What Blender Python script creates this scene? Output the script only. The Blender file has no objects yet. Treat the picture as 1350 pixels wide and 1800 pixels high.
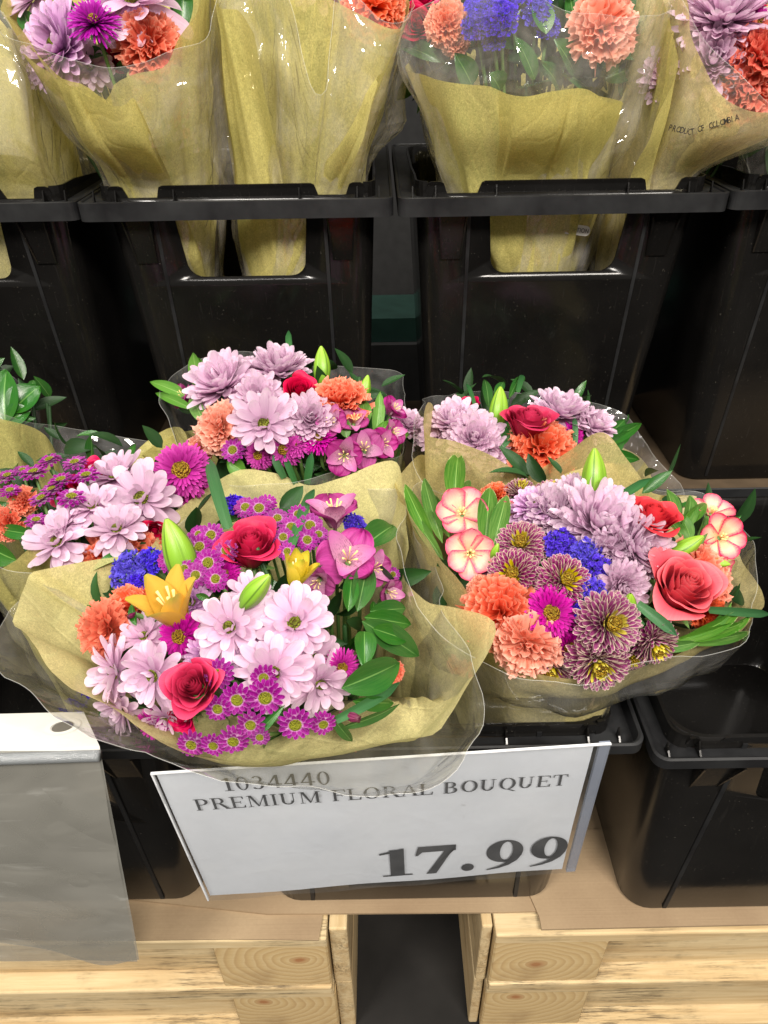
import bpy, bmesh, math, random
import numpy as np
from mathutils import Vector, Matrix, noise

SC = bpy.context.scene
COL = SC.collection
# ------------------------------------------------------------------ camera
CAMZ = 1.14
FPX = 1250.0
T = math.radians(35); RL = math.radians(1.0)
F = np.array([0, math.cos(T), -math.sin(T)])
U0 = np.array([0, math.sin(T), math.cos(T)]); R0 = np.array([1.0, 0, 0])
RV = math.cos(RL)*R0 - math.sin(RL)*U0
UV = math.cos(RL)*U0 + math.sin(RL)*R0
CP = np.array([0, 0, CAMZ])
cd = bpy.data.cameras.new('camera'); cam = bpy.data.objects.new('camera', cd); COL.objects.link(cam)
cd.sensor_fit = 'VERTICAL'; cd.sensor_height = 36; cd.lens = FPX/1800*36; cd.clip_start = .02; cd.clip_end = 60
cam.matrix_world = Matrix(((RV[0], UV[0], -F[0], 0), (RV[1], UV[1], -F[1], 0), (RV[2], UV[2], -F[2], CAMZ), (0, 0, 0, 1)))
SC.camera = cam
# ------------------------------------------------------------------ world, lamps, exposure
w = bpy.data.worlds.new('World'); SC.world = w; w.use_nodes = True
w.node_tree.nodes['Background'].inputs[0].default_value = (1.0, .95, .88, 1)
w.node_tree.nodes['Background'].inputs[1].default_value = .25
def area(name, loc, target, sx, sy, power, col):
    l = bpy.data.lights.new(name, 'AREA'); l.shape = 'RECTANGLE'; l.size = sx; l.size_y = sy; l.energy = power; l.color = col
    o = bpy.data.objects.new(name, l); COL.objects.link(o); o.location = loc
    o.rotation_euler = (Vector(target)-Vector(loc)).to_track_quat('-Z', 'Y').to_euler()
    return o
area('overhead_light', (.8, -1.5, 3.2), (0, .5, .6), 1.2, .6, 140, (1, .93, .84))
area('overhead_light', (-1.5, -1.1, 3.3), (0, .6, .7), .9, .4, 92, (1, .94, .86))
area('overhead_light', (-.3, 1.5, 3.8), (0, .8, .8), 1.6, .5, 62, (1, .95, .88))
for lx, ly in ((-.7, -1.9), (1.6, .2), (-1.9, .9)): area('overhead_light', (lx, ly, 3.4), (0, .7, .8), .5, .2, 18, (1, .95, .9))  # small extra lights, added to give the film sharper highlights
SC.view_settings.view_transform = 'Standard'; SC.view_settings.look = 'None'
SC.view_settings.exposure = 0; SC.view_settings.gamma = 1
SC.render.engine = 'CYCLES'
SC.cycles.transparent_max_bounces = 24; SC.cycles.max_bounces = 8; SC.cycles.diffuse_bounces = 3; SC.cycles.glossy_bounces = 3
SC.cycles.transmission_bounces = 6; SC.cycles.sample_clamp_indirect = 4; SC.cycles.caustics_reflective = False; SC.cycles.caustics_refractive = False
SC.cycles.use_denoising = True

def ray(px, py): return F + RV*(px-675)/FPX - UV*(py-900)/FPX
def at(px, py, d): return CP + ray(px, py)*d                      # d = depth along the viewing axis
def atY(px, py, Y): r = ray(px, py); return CP + r*(Y/r[1])
def atZ(px, py, Z): r = ray(px, py); return CP + r*((Z-CAMZ)/r[2])

# ------------------------------------------------------------------ node materials
def srgb(r, g, b):
    f = lambda c: (c/255/12.92) if c/255 <= .04045 else ((c/255+.055)/1.055)**2.4
    return (f(r), f(g), f(b), 1)
class NM:
    def uvs(s, mp, ad, along):
        sc = [14, 14, 14]; sc[along] = 4.5; m2 = s.n('ShaderNodeMapping'); m2.inputs['Scale'].default_value = sc; s.l(ad.outputs[0], m2.inputs[0]); return m2.outputs[0]
    def __init__(s, name):
        s.m = bpy.data.materials.new(name); s.m.use_nodes = True; s.t = s.m.node_tree
        s.t.nodes.clear(); s.out = s.n('ShaderNodeOutputMaterial')
    def n(s, t, **kw):
        nd = s.t.nodes.new(t)
        for k, v in kw.items():
            if k.startswith('i_'):
                nd.inputs[k[2:].replace('_', ' ')].default_value = v
            else: setattr(nd, k, v)
        return nd
    def l(s, a, b): s.t.links.new(a, b)
    def uv(s, scale=(1, 1, 1), coord='UV'):
        tc = s.n('ShaderNodeTexCoord'); mp = s.n('ShaderNodeMapping'); mp.inputs['Scale'].default_value = scale
        s.l(tc.outputs[coord], mp.inputs[0]); return mp.outputs[0]
    def noise(s, vec, scale=5, detail=3, rough=.5, dist=0):
        nd = s.n('ShaderNodeTexNoise'); nd.inputs['Scale'].default_value = scale; nd.inputs['Detail'].default_value = detail
        nd.inputs['Roughness'].default_value = rough; nd.inputs['Distortion'].default_value = dist
        if vec is not None: s.l(vec, nd.inputs['Vector'])
        return nd.outputs['Fac']
    def ramp(s, fac, stops, interp='LINEAR'):
        nd = s.n('ShaderNodeValToRGB'); nd.color_ramp.interpolation = interp
        e = nd.color_ramp.elements
        while len(e) < len(stops): e.new(.5)
        for el, (p, c) in zip(e, stops):
            el.position = p; el.color = c if len(c) == 4 else (*c, 1)
        s.l(fac, nd.inputs[0]); return nd.outputs[0]
    def fr(s, fac, a, b, c=0, d=1):
        nd = s.n('ShaderNodeMapRange'); s.l(fac, nd.inputs[0])
        for i, v in enumerate((a, b, c, d)): nd.inputs[i+1].default_value = v
        return nd.outputs[0]
    def math(s, op, a, b=None):
        nd = s.n('ShaderNodeMath', operation=op)
        for i, v in enumerate((a, b)):
            if v is None: continue
            if isinstance(v, (int, float)): nd.inputs[i].default_value = v
            else: s.l(v, nd.inputs[i])
        return nd.outputs[0]
    def mix(s, fac, a, b, mode='MIX'):
        nd = s.n('ShaderNodeMix', data_type='RGBA', blend_type=mode)
        for i, v in ((0, fac), (6, a), (7, b)):
            if isinstance(v, (int, float)): nd.inputs[i].default_value = v
            elif isinstance(v, tuple): nd.inputs[i].default_value = v
            else: s.l(v, nd.inputs[i])
        return nd.outputs[2]
    def bump(s, h, strength=.3, dist=.001, normal=None):
        nd = s.n('ShaderNodeBump'); nd.inputs['Strength'].default_value = strength; nd.inputs['Distance'].default_value = dist
        s.l(h, nd.inputs['Height'])
        if normal is not None: s.l(normal, nd.inputs['Normal'])
        return nd.outputs[0]
    def sep(s, v):
        nd = s.n('ShaderNodeSeparateXYZ'); s.l(v, nd.inputs[0]); return nd.outputs
    def pr(s, col, rough=.5, normal=None, spec=.5, **kw):
        nd = s.n('ShaderNodeBsdfPrincipled')
        if isinstance(col, tuple): nd.inputs['Base Color'].default_value = col
        else: s.l(col, nd.inputs['Base Color'])
        if isinstance(rough, (int, float)): nd.inputs['Roughness'].default_value = rough
        else: s.l(rough, nd.inputs['Roughness'])
        nd.inputs['Specular IOR Level'].default_value = spec
        if normal is not None: s.l(normal, nd.inputs['Normal'])
        for k, v in kw.items(): nd.inputs[k.replace('_', ' ')].default_value = v
        return nd.outputs[0]
    def mixs(s, fac, a, b):
        nd = s.n('ShaderNodeMixShader')
        if isinstance(fac, (int, float)): nd.inputs[0].default_value = fac
        else: s.l(fac, nd.inputs[0])
        s.l(a, nd.inputs[1]); s.l(b, nd.inputs[2]); return nd.outputs[0]
    def done(s, sh): s.l(sh, s.out.inputs[0]); return s.m

def m_black():
    k = NM('black_plastic'); v = k.uv(coord='Object')
    a = k.noise(v, 9, 4); b = k.noise(v, 160, 2); sc = k.uv((60, 60, 3), 'Object')
    scr = k.fr(k.noise(sc, 6, 2, .4), .66, .74)
    dust = k.fr(k.noise(v, 420, 1), .74, .80)
    c = k.mix(k.fr(a, .3, .7), (.0045, .0042, .004, 1), (.009, .0085, .008, 1))
    c = k.mix(k.math('MULTIPLY', scr, .07), c, (.07, .065, .06, 1)); c = k.mix(k.math('MULTIPLY', dust, .5), c, (.12, .11, .09, 1))
    return k.done(k.pr(c, k.fr(a, .3, .75, .12, .26), k.bump(b, .12, .0005), .28))
M_BLACK = m_black()
def m_rim():
    k = NM('worn_black_plastic_rim'); v = k.uv(coord='Object'); a = k.noise(v, 14, 5, .6)
    c = k.mix(k.fr(a, .35, .7), (.007, .007, .008, 1), (.020, .021, .022, 1))
    return k.done(k.pr(c, k.fr(a, .3, .7, .42, .6), k.bump(k.noise(v, 220, 2), .2, .0005), .3))
M_RIM = m_rim()
def m_card():
    k = NM('corrugated_cardboard'); v = k.uv(coord='Object')
    s1 = k.noise(k.uv((2, 300, 2), 'Object'), 1.5, 2); a = k.noise(v, 7, 4); f = k.noise(v, 300, 2)
    c = k.mix(k.fr(a, .3, .7), srgb(146, 124, 98), srgb(172, 150, 120)); c = k.mix(k.math('MULTIPLY', f, .25), c, srgb(112, 92, 70))
    return k.done(k.pr(c, .75, k.bump(s1, .25, .001), .2))
M_CARD = m_card()
def m_wood(name, along=0, knots=False):
    k = NM(name); sc = [28, 28, 28]; sc[along] = 1.6
    tc = k.n('ShaderNodeTexCoord'); oi = k.n('ShaderNodeObjectInfo')
    ad = k.n('ShaderNodeVectorMath', operation='ADD'); k.l(tc.outputs['Object'], ad.inputs[0])
    mu = k.n('ShaderNodeVectorMath', operation='SCALE'); k.l(oi.outputs['Random'], mu.inputs['Scale']); mu.inputs[0].default_value = (7, 5, 9); k.l(mu.outputs[0], ad.inputs[1])
    mp = k.n('ShaderNodeMapping'); mp.inputs['Scale'].default_value = sc; k.l(ad.outputs[0], mp.inputs[0])
    g = k.noise(mp.outputs[0], 2.2, 5, .62, .8); fine = k.noise(mp.outputs[0], 16, 3, .6)
    c = k.ramp(g, [(.26, srgb(172, 146, 106)), (.42, srgb(200, 178, 136)), (.60, srgb(218, 200, 160)), (.8, srgb(184, 158, 116))])
    c = k.mix(k.math('MULTIPLY', fine, .35), c, srgb(160, 118, 66))
    st = k.fr(k.noise(ad.outputs[0], 6, 5, .7), .46, .60); sp = k.fr(k.noise(mp.outputs[0], 9, 4, .8), .46, .60)
    c = k.mix(k.math('MULTIPLY', k.math('MULTIPLY', st, sp), .8), c, srgb(78, 68, 54)); c = k.mix(k.fr(k.noise(ad.outputs[0], 4, 3, .6), .5, .75, 0, .45), c, srgb(170, 140, 100)); kn = k.n('ShaderNodeTexVoronoi'); kn.inputs['Scale'].default_value = 1; k.l(k.uvs(mp, ad, along), kn.inputs[0]); c = k.mix(k.fr(kn.outputs['Distance'], .10, .05, 0, .8), c, srgb(120, 78, 44))
    bl = k.fr(k.noise(ad.outputs[0], 11, 2), .70, .74); c = k.mix(k.math('MULTIPLY', bl, .35), c, srgb(60, 92, 110))
    return k.done(k.pr(c, .7, k.bump(fine, .4, .0008), .25))
def m_endgrain():
    k = NM('pine_end_grain'); tc = k.n('ShaderNodeTexCoord'); oi = k.n('ShaderNodeObjectInfo')
    of = k.n('ShaderNodeCombineXYZ'); k.l(k.math('MULTIPLY', k.math('SUBTRACT', oi.outputs['Random'], .5), .09), of.inputs[0]); k.l(k.math('SUBTRACT', k.math('MULTIPLY', k.math('FRACT', k.math('MULTIPLY', oi.outputs['Random'], 7.3)), .06), .045), of.inputs[2])
    ad = k.n('ShaderNodeVectorMath', operation='ADD'); k.l(tc.outputs['Object'], ad.inputs[0]); k.l(of.outputs[0], ad.inputs[1])
    wn = k.n('ShaderNodeTexNoise'); wn.inputs['Scale'].default_value = 14; wn.inputs['Detail'].default_value = 3; k.l(tc.outputs['Object'], wn.inputs['Vector'])
    wo = k.n('ShaderNodeVectorMath', operation='SCALE'); wo.inputs['Scale'].default_value = .022; k.l(wn.outputs['Color'], wo.inputs[0]); a2 = k.n('ShaderNodeVectorMath', operation='ADD'); k.l(ad.outputs[0], a2.inputs[0]); k.l(wo.outputs[0], a2.inputs[1])
    mp = k.n('ShaderNodeMapping'); mp.inputs['Scale'].default_value = (1, 0, 1.3); k.l(a2.outputs[0], mp.inputs[0])
    ln = k.n('ShaderNodeVectorMath', operation='LENGTH'); k.l(mp.outputs[0], ln.inputs[0])
    rg = k.math('FRACT', k.math('MULTIPLY', k.math('POWER', ln.outputs['Value'], .8), 62)); f = k.noise(tc.outputs['Object'], 320, 2); a = k.noise(tc.outputs['Object'], 18, 4)
    c = k.ramp(rg, [(0, srgb(206, 184, 140)), (.55, srgb(198, 172, 124)), (.88, srgb(184, 156, 112)), (1, srgb(202, 178, 132))])
    c = k.mix(k.fr(ln.outputs['Value'], .014, .004), c, srgb(160, 108, 70)); c = k.mix(k.math('MULTIPLY', f, .35), c, srgb(176, 144, 100))
    sw = k.noise(k.uv((3, 1, 120), 'Object'), 4, 2); c = k.mix(k.fr(sw, .5, .8, 0, .35), c, srgb(160, 130, 92)); c = k.mix(k.fr(a, .55, .75, 0, .5), c, srgb(140, 112, 80))
    return k.done(k.pr(c, .8, k.bump(f, .3, .0006), .2))
M_WX = m_wood('pine_board', 0); M_WY = m_wood('pine_board_depth', 1); M_WEND = m_endgrain()
def m_plain(name, c, rough=.5, spec=.5, nscale=30, var=.15, bumpd=0.0):
    k = NM(name); v = k.uv(coord='Object'); a = k.noise(v, nscale, 4)
    cc = k.mix(k.fr(a, .3, .7), tuple(x*(1-var) for x in c[:3])+(1,), tuple(min(1, x*(1+var)) for x in c[:3])+(1,))
    return k.done(k.pr(cc, rough, k.bump(a, .3, bumpd) if bumpd else None, spec))
M_FLOOR = m_plain('dark_concrete', (.012, .011, .010, 1), .7, .3, 12, .35)
M_TAN = m_plain('tan_board', srgb(88, 74, 58), .7, .2)
M_GREEN = m_plain('green_crate_plastic', (.014, .04, .032, 1), .4)
def m_paper_white():
    k = NM('printed_paper'); v = k.uv(coord='Object'); a = k.noise(v, 10, 5, .6)
    c = k.mix(k.fr(a, .3, .7), srgb(216, 222, 231), srgb(229, 234, 241))
    sm = k.math('MULTIPLY', k.fr(k.noise(v, 26, 4, .7), .66, .74), k.fr(k.noise(v, 7, 2), .55, .62))
    c = k.mix(k.math('MULTIPLY', sm, .5), c, srgb(120, 122, 120))
    return k.done(k.pr(c, .45, k.bump(a, .15, .001), .5, Coat_Weight=.25, Coat_Roughness=.22))
M_SHEET = m_paper_white()
M_INK = m_plain('grey_print_ink', srgb(62, 64, 68), .5, .4, 60, .2)
M_INKB = m_plain('black_print_ink', srgb(36, 30, 20), .5, .4)
def film(name, haze=.06, tint=(1, 1, 1, 1), rough=.05, crink=.5, cs=6, hazecol=(.8, .8, .78, 1), bscale=(1.6, .8, 1), crease=.35, cw=.12):
    k = NM(name); v = k.uv(bscale)
    nz = k.noise(v, cs, 3, .55, .8); vo = k.n('ShaderNodeTexVoronoi', feature='DISTANCE_TO_EDGE'); vo.inputs['Scale'].default_value = cs*1.1
    wr = k.n('ShaderNodeVectorMath', operation='ADD'); k.l(v, wr.inputs[0]); nn = k.n('ShaderNodeTexNoise'); nn.inputs['Scale'].default_value = cs*.8; k.l(v, nn.inputs['Vector']); k.l(nn.outputs['Color'], wr.inputs[1]); k.l(wr.outputs[0], vo.inputs['Vector'])
    e = k.fr(vo.outputs['Distance'], 0, cw); h = k.math('ADD', k.math('MULTIPLY', nz, 1.2), k.math('MULTIPLY', e, crease))
    b = k.bump(h, crink, .006)
    tr = k.n('ShaderNodeBsdfTransparent'); tr.inputs[0].default_value = tint
    gl = k.n('ShaderNodeBsdfGlossy'); gl.inputs['Roughness'].default_value = rough; k.l(b, gl.inputs['Normal'])
    fz = k.n('ShaderNodeLayerWeight'); fz.inputs[0].default_value = .5; k.l(b, fz.inputs['Normal']); fz = k.math('ADD', k.math('MULTIPLY', k.math('POWER', fz.outputs['Facing'], 4.0), .75), .075)
    df = k.n('ShaderNodeBsdfDiffuse'); df.inputs[0].default_value = hazecol
    hz = k.math('MULTIPLY', k.fr(k.noise(v, cs*1.7, 4, .6), .35, .75, .35, 1.6), haze)
    s1 = k.mixs(hz, tr.outputs[0], df.outputs[0])
    fac = k.math('MINIMUM', fz, 1.0)
    return k.done(k.mixs(fac, s1, gl.outputs[0]))
M_FILM = film('clear_cellophane', .07, crink=.35, cs=2.6, rough=.07, bscale=(3.2, 1.4, 1))
M_FILMR = film('crinkled_cellophane', .13, crease=.55, cw=.07, crink=.4, cs=2.6, rough=.08, bscale=(4.0, 1.8, 1), hazecol=(.75, .70, .62, 1))
M_FILMB = film('front_cellophane', .12, tint=(.93, .93, .92, 1), crink=.4, cs=2.2, rough=.06, bscale=(3.2, 1.4, 1), hazecol=(.72, .70, .64, 1))
k = NM('film_edge_painted_glint'); M_FEDGE = k.done(k.mixs(.16, k.n('ShaderNodeBsdfTransparent').outputs[0], k.pr((.8, .8, .76, 1), .15, None, .8)))
M_SLEEVE = film('sign_sleeve_plastic', .05, crink=.06, cs=3)

# ------------------------------------------------------------------ object helpers
def tag(o, label=None, cat=None, group=None, kind=None):
    if label: o['label'] = label
    if cat: o['category'] = cat
    if group: o['group'] = group
    if kind: o['kind'] = kind
    return o
def empty(name, loc, label=None, cat=None, group=None):
    o = bpy.data.objects.new(name, None); COL.objects.link(o); o.location = loc; o.empty_display_size = .02
    return tag(o, label, cat, group)
def link(name, me, parent=None, mats=None, smooth=False):
    o = bpy.data.objects.new(name, me); COL.objects.link(o)
    for m in (mats if isinstance(mats, (list, tuple)) else [mats] if mats else []): me.materials.append(m)
    if smooth: me.polygons.foreach_set('use_smooth', [True]*len(me.polygons))
    if parent is not None:
        o.parent = parent; o.matrix_parent_inverse = Matrix.Identity(4)
    return o
class MB:                                                        # mesh collector with UVs and material slots
    def __init__(s): s.v = []; s.f = []; s.uv = []; s.mi = []; s.n = 0
    def add(s, verts, faces, uvs=None, mi=0):
        verts = np.asarray(verts, float); s.v.append(verts)
        for fc in faces:
            s.f.append([i+s.n for i in fc]); s.mi.append(mi)
            for i in fc: s.uv.append((0, 0) if uvs is None else (uvs[i][0], uvs[i][1]))
        s.n += len(verts); return s
    def grid(s, P, uvs=None, mi=0, closed=False):                  # P[nu][nv][3]
        nu, nv = P.shape[:2]; idx = lambda i, j: (i % nu)*nv+j
        fs = [(idx(i, j), idx(i+1, j), idx(i+1, j+1), idx(i, j+1)) for i in range(nu if closed else nu-1) for j in range(nv-1)]
        if uvs is None:
            uvs = [(i/(nu-1 or 1), j/(nv-1 or 1)) for i in range(nu) for j in range(nv)]
        return s.add(P.reshape(-1, 3), fs, uvs, mi)
    def box(s, x0, x1, y0, y1, z0, z1, mi=0):
        v = [(x, y, z) for x in (x0, x1) for y in (y0, y1) for z in (z0, z1)]
        return s.add(v, [(0, 1, 3, 2), (4, 6, 7, 5), (0, 4, 5, 1), (2, 3, 7, 6), (0, 2, 6, 4), (1, 5, 7, 3)], mi=mi)
    def hexa(s, lo, hi, mi=0):                                     # 4 lower points, 4 upper points
        return s.add(list(lo)+list(hi), [(3, 2, 1, 0), (4, 5, 6, 7), (0, 1, 5, 4), (1, 2, 6, 5), (2, 3, 7, 6), (3, 0, 4, 7)], mi=mi)
    def tube(s, pts, r, n=8, mi=0, cap=True):
        pts = [Vector(p) for p in pts]; rs = r if isinstance(r, (list, tuple)) else [r]*len(pts); P = []
        for i, p in enumerate(pts):
            d = (pts[min(i+1, len(pts)-1)]-pts[max(i-1, 0)]).normalized()
            a = d.orthogonal().normalized(); 
            if i: a = (pa - d*pa.dot(d)).normalized()
            pa = a; b = d.cross(a)
            P.append([p+(a*math.cos(2*math.pi*k/n)+b*math.sin(2*math.pi*k/n))*rs[i] for k in range(n)])
        V = [q for ring in P for q in ring]; fs = [(i*n+k, i*n+(k+1) % n, (i+1)*n+(k+1) % n, (i+1)*n+k) for i in range(len(pts)-1) for k in range(n)]
        if cap: fs += [tuple(range(n))[::-1], tuple((len(pts)-1)*n+k for k in range(n))]
        u = [(k/n, i/(len(pts)-1)) for i in range(len(pts)) for k in range(n)]
        return s.add([tuple(q) for q in V], fs, u, mi)
    def build(s, name, mats, parent=None, smooth=True, origin=None):
        me = bpy.data.meshes.new(name); V = np.concatenate(s.v)
        if origin is not None: V = V-np.asarray(origin)
        me.from_pydata(V.tolist(), [], s.f); uvl = me.uv_layers.new(name='UVMap')
        uvl.data.foreach_set('uv', np.asarray(s.uv, float).ravel()); me.polygons.foreach_set('material_index', s.mi)
        o = link(name, me, parent, mats, smooth)
        if origin is not None: o.location = origin
        return o
def local(o, pts):                                               # world points -> thing-local
    return np.asarray(pts, float)-np.asarray(o.location)
def crom(pts, n, closed=False):                                  # Catmull-Rom resample, evenly by chord
    P = np.asarray(pts, float); m = len(P); idx = (lambda i: P[i % m]) if closed else (lambda i: P[min(max(i, 0), m-1)])
    seg = m if closed else m-1; ds = [np.linalg.norm(idx(i+1)-idx(i)) for i in range(seg)]; cum = np.concatenate([[0], np.cumsum(ds)])
    out = []
    for k in range(n):
        t = cum[-1]*k/(n if closed else n-1); i = min(int(np.searchsorted(cum, t, 'right'))-1, seg-1); u = (t-cum[i])/max(ds[i], 1e-9)
        p0, p1, p2, p3 = idx(i-1), idx(i), idx(i+1), idx(i+2)
        out.append(.5*((2*p1)+(-p0+p2)*u+(2*p0-5*p1+4*p2-p3)*u*u+(-p0+3*p1-3*p2+p3)*u**3))
    return np.array(out)
def rrect(w, d, r, n=6):                                         # rounded rectangle ring, front-left first
    out = []
    for cx, cy, a0 in ((-w/2+r, -d/2+r, 180), (w/2-r, -d/2+r, 270), (w/2-r, d/2-r, 0), (-w/2+r, d/2-r, 90)):
        for k in range(n+1):
            a = math.radians(a0+90*k/n); out.append((cx+r*math.cos(a), cy+r*math.sin(a)))
    return out
def loft(mb, rings, closed_ends=(False, False), mi=0):           # rings: list of (ring2d, z, dy)
    n = len(rings[0][0]); V = [(x, y+dy, z) for ring, z, dy in rings for x, y in ring]
    fs = [(i*n+k, i*n+(k+1) % n, (i+1)*n+(k+1) % n, (i+1)*n+k) for i in range(len(rings)-1) for k in range(n)]
    if closed_ends[0]: fs.append(tuple(range(n))[::-1])
    if closed_ends[1]: fs.append(tuple((len(rings)-1)*n+k for k in range(n)))
    mb.add(V, fs, mi=mi)

# ------------------------------------------------------------------ the setting
def structure(name, mb, mat, smooth=False): return tag(mb.build(name, mat, smooth=smooth), kind='structure')
mb = MB(); mb.box(-6, 6, -3, 6, -.02, 0); structure('floor', mb, M_FLOOR)
M_DARK = m_plain('dark_backdrop', (.02, .02, .02, 1), .8, .2)

# ------------------------------------------------------------------ pallets
ZP = .29                                                         # top of the front pallets
LX = atY(574, 1652, .38)[0]; RX = atY(872, 1645, .38)[0]
def pallet(x0, x1, y0, y1, z0, label, blocks_at, group):
    t = empty('wooden_pallet', ((x0+x1)/2, y0, z0), label, 'pallet', group)
    h = .145; X = lambda x: x-(x0+x1)/2
    def brd(nm, a, b, c, d, e, f, mat):
        m_ = MB(); cx = (a+b)/2; m_.box(a-cx, b-cx, c, d, e, f); o = m_.build(nm, mat, t, False); o.location.x = cx
        bv = o.modifiers.new('bevel', 'BEVEL'); bv.width = .0025; bv.segments = 2; return o
    W = .11; n = 7
    for i in range(n):                                             # deck boards run across, first one at the front
        yy = i*(y1-y0-W)/(n-1)
        brd('deck_board', X(x0), X(x1), yy, yy+W, h-.020, h-.0005, M_WX)
    for yy in (0, (y1-y0)-.1): brd('bottom_board', X(x0)+.001, X(x1)-.001, yy, yy+.1, .0005, .019, M_WX)
    for bx in blocks_at:
        m_ = MB(); m_.box(-.066, .066, .003, .14, -.0529, .0529); o = m_.build('block', M_WEND, t, False); o.location = (X(bx), 0, .0195+.0529)
        bv = o.modifiers.new('bevel', 'BEVEL'); bv.width = .002
    for sx, wd in ((x0-.014, .0125), (x1+.0015, .021), (x0+.001, .022), (x1-.023, .022)):   # side boards closing the ends
        o_ = wd not in (.022,); brd('side_board', X(sx), X(sx)+wd, .012 if o_ else .142, y1-y0-.002, .003 if o_ else .0195, h-.004 if o_ else h-.0205, M_WY)
    brd('stringer_board', X(x0)+.03, X(x1)-.03, .022, .05, .0195, h-.0205, M_WX)
    return t
gp = 'stacked pine pallets under the buckets'
for z in (0, .145):
    a, b = LX-.9, LX; nm = 'upper' if z else 'lower'
    pallet(a, b, .38+(.004 if z == 0 else 0), 1.25, z, 'left pine pallet under the grey plastic bags, %s of its stack' % nm, [a+.067, a+.33, b-.067 if z else b-.065], gp)
    a, b = RX, RX+.9
    pallet(a, b, .38+(.005 if z == 0 else 0), 1.25, z, 'right pine pallet under the empty black bucket, %s of its stack' % nm, [a+.067, b-.4, b-.067], gp)

# ------------------------------------------------------------------ cardboard sheets
def sheet(name, poly, z, th, label, bumps=.0015):
    c = np.mean(poly, 0); m_ = MB(); n = len(poly)
    lo = [(x-c[0], y-c[1], 0) for x, y in poly]; hi = [(x, y, th) for x, y, _ in lo]
    m_.add(lo+hi, [tuple(range(n))[::-1], tuple(range(n, 2*n))]+[(i, (i+1) % n, n+(i+1) % n, n+i) for i in range(n)])
    o = m_.build(name, M_CARD, None, False); o.location = (c[0], c[1], z); return tag(o, label, 'cardboard', 'cardboard sheets on the pallets')
P2 = lambda px, py, z=.293: tuple(atZ(px, py, z)[:2])
sheet('cardboard_sheet', [(-.95, .395), P2(250, 1652), P2(400, 1650), P2(560, 1652), P2(566, 1618), (LX+.0, .62), (-.95, .62)], ZP+.0004, .002, 'creased cardboard sheet on the left pallet in front of the left bucket')
sheet('cardboard_sheet', [(-.6, .46), P2(470, 1606, .296), P2(880, 1603, .296), (.9, .41), (.9, 1.22), (-.6, 1.22)], ZP+.0026, .003, 'large flat cardboard sheet bridging the gap between the two pallets')
sheet('cardboard_sheet', [P2(948, 1612, .298), P2(952, 1634, .298), (1.0, .386), (1.0, .50), (.14, .50)], ZP+.0058, .003, 'brown cardboard strip on the right pallet under the empty bucket')

# raised platform for the rear row
ZR = CAMZ-.633
t = empty('rear_platform', (0, .96, 0), 'dark raised platform topped with tan board behind the front buckets', 'platform')
m_ = MB(); m_.box(-1.3, 1.3, .0, .32, .296, ZR-.012); m_.build('platform_base', M_DARK, t, False)
m_ = MB(); m_.box(-1.3, 1.3, -.006, .33, ZR-.0115, ZR-.0005); m_.build('platform_top', M_TAN, t, False)

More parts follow.
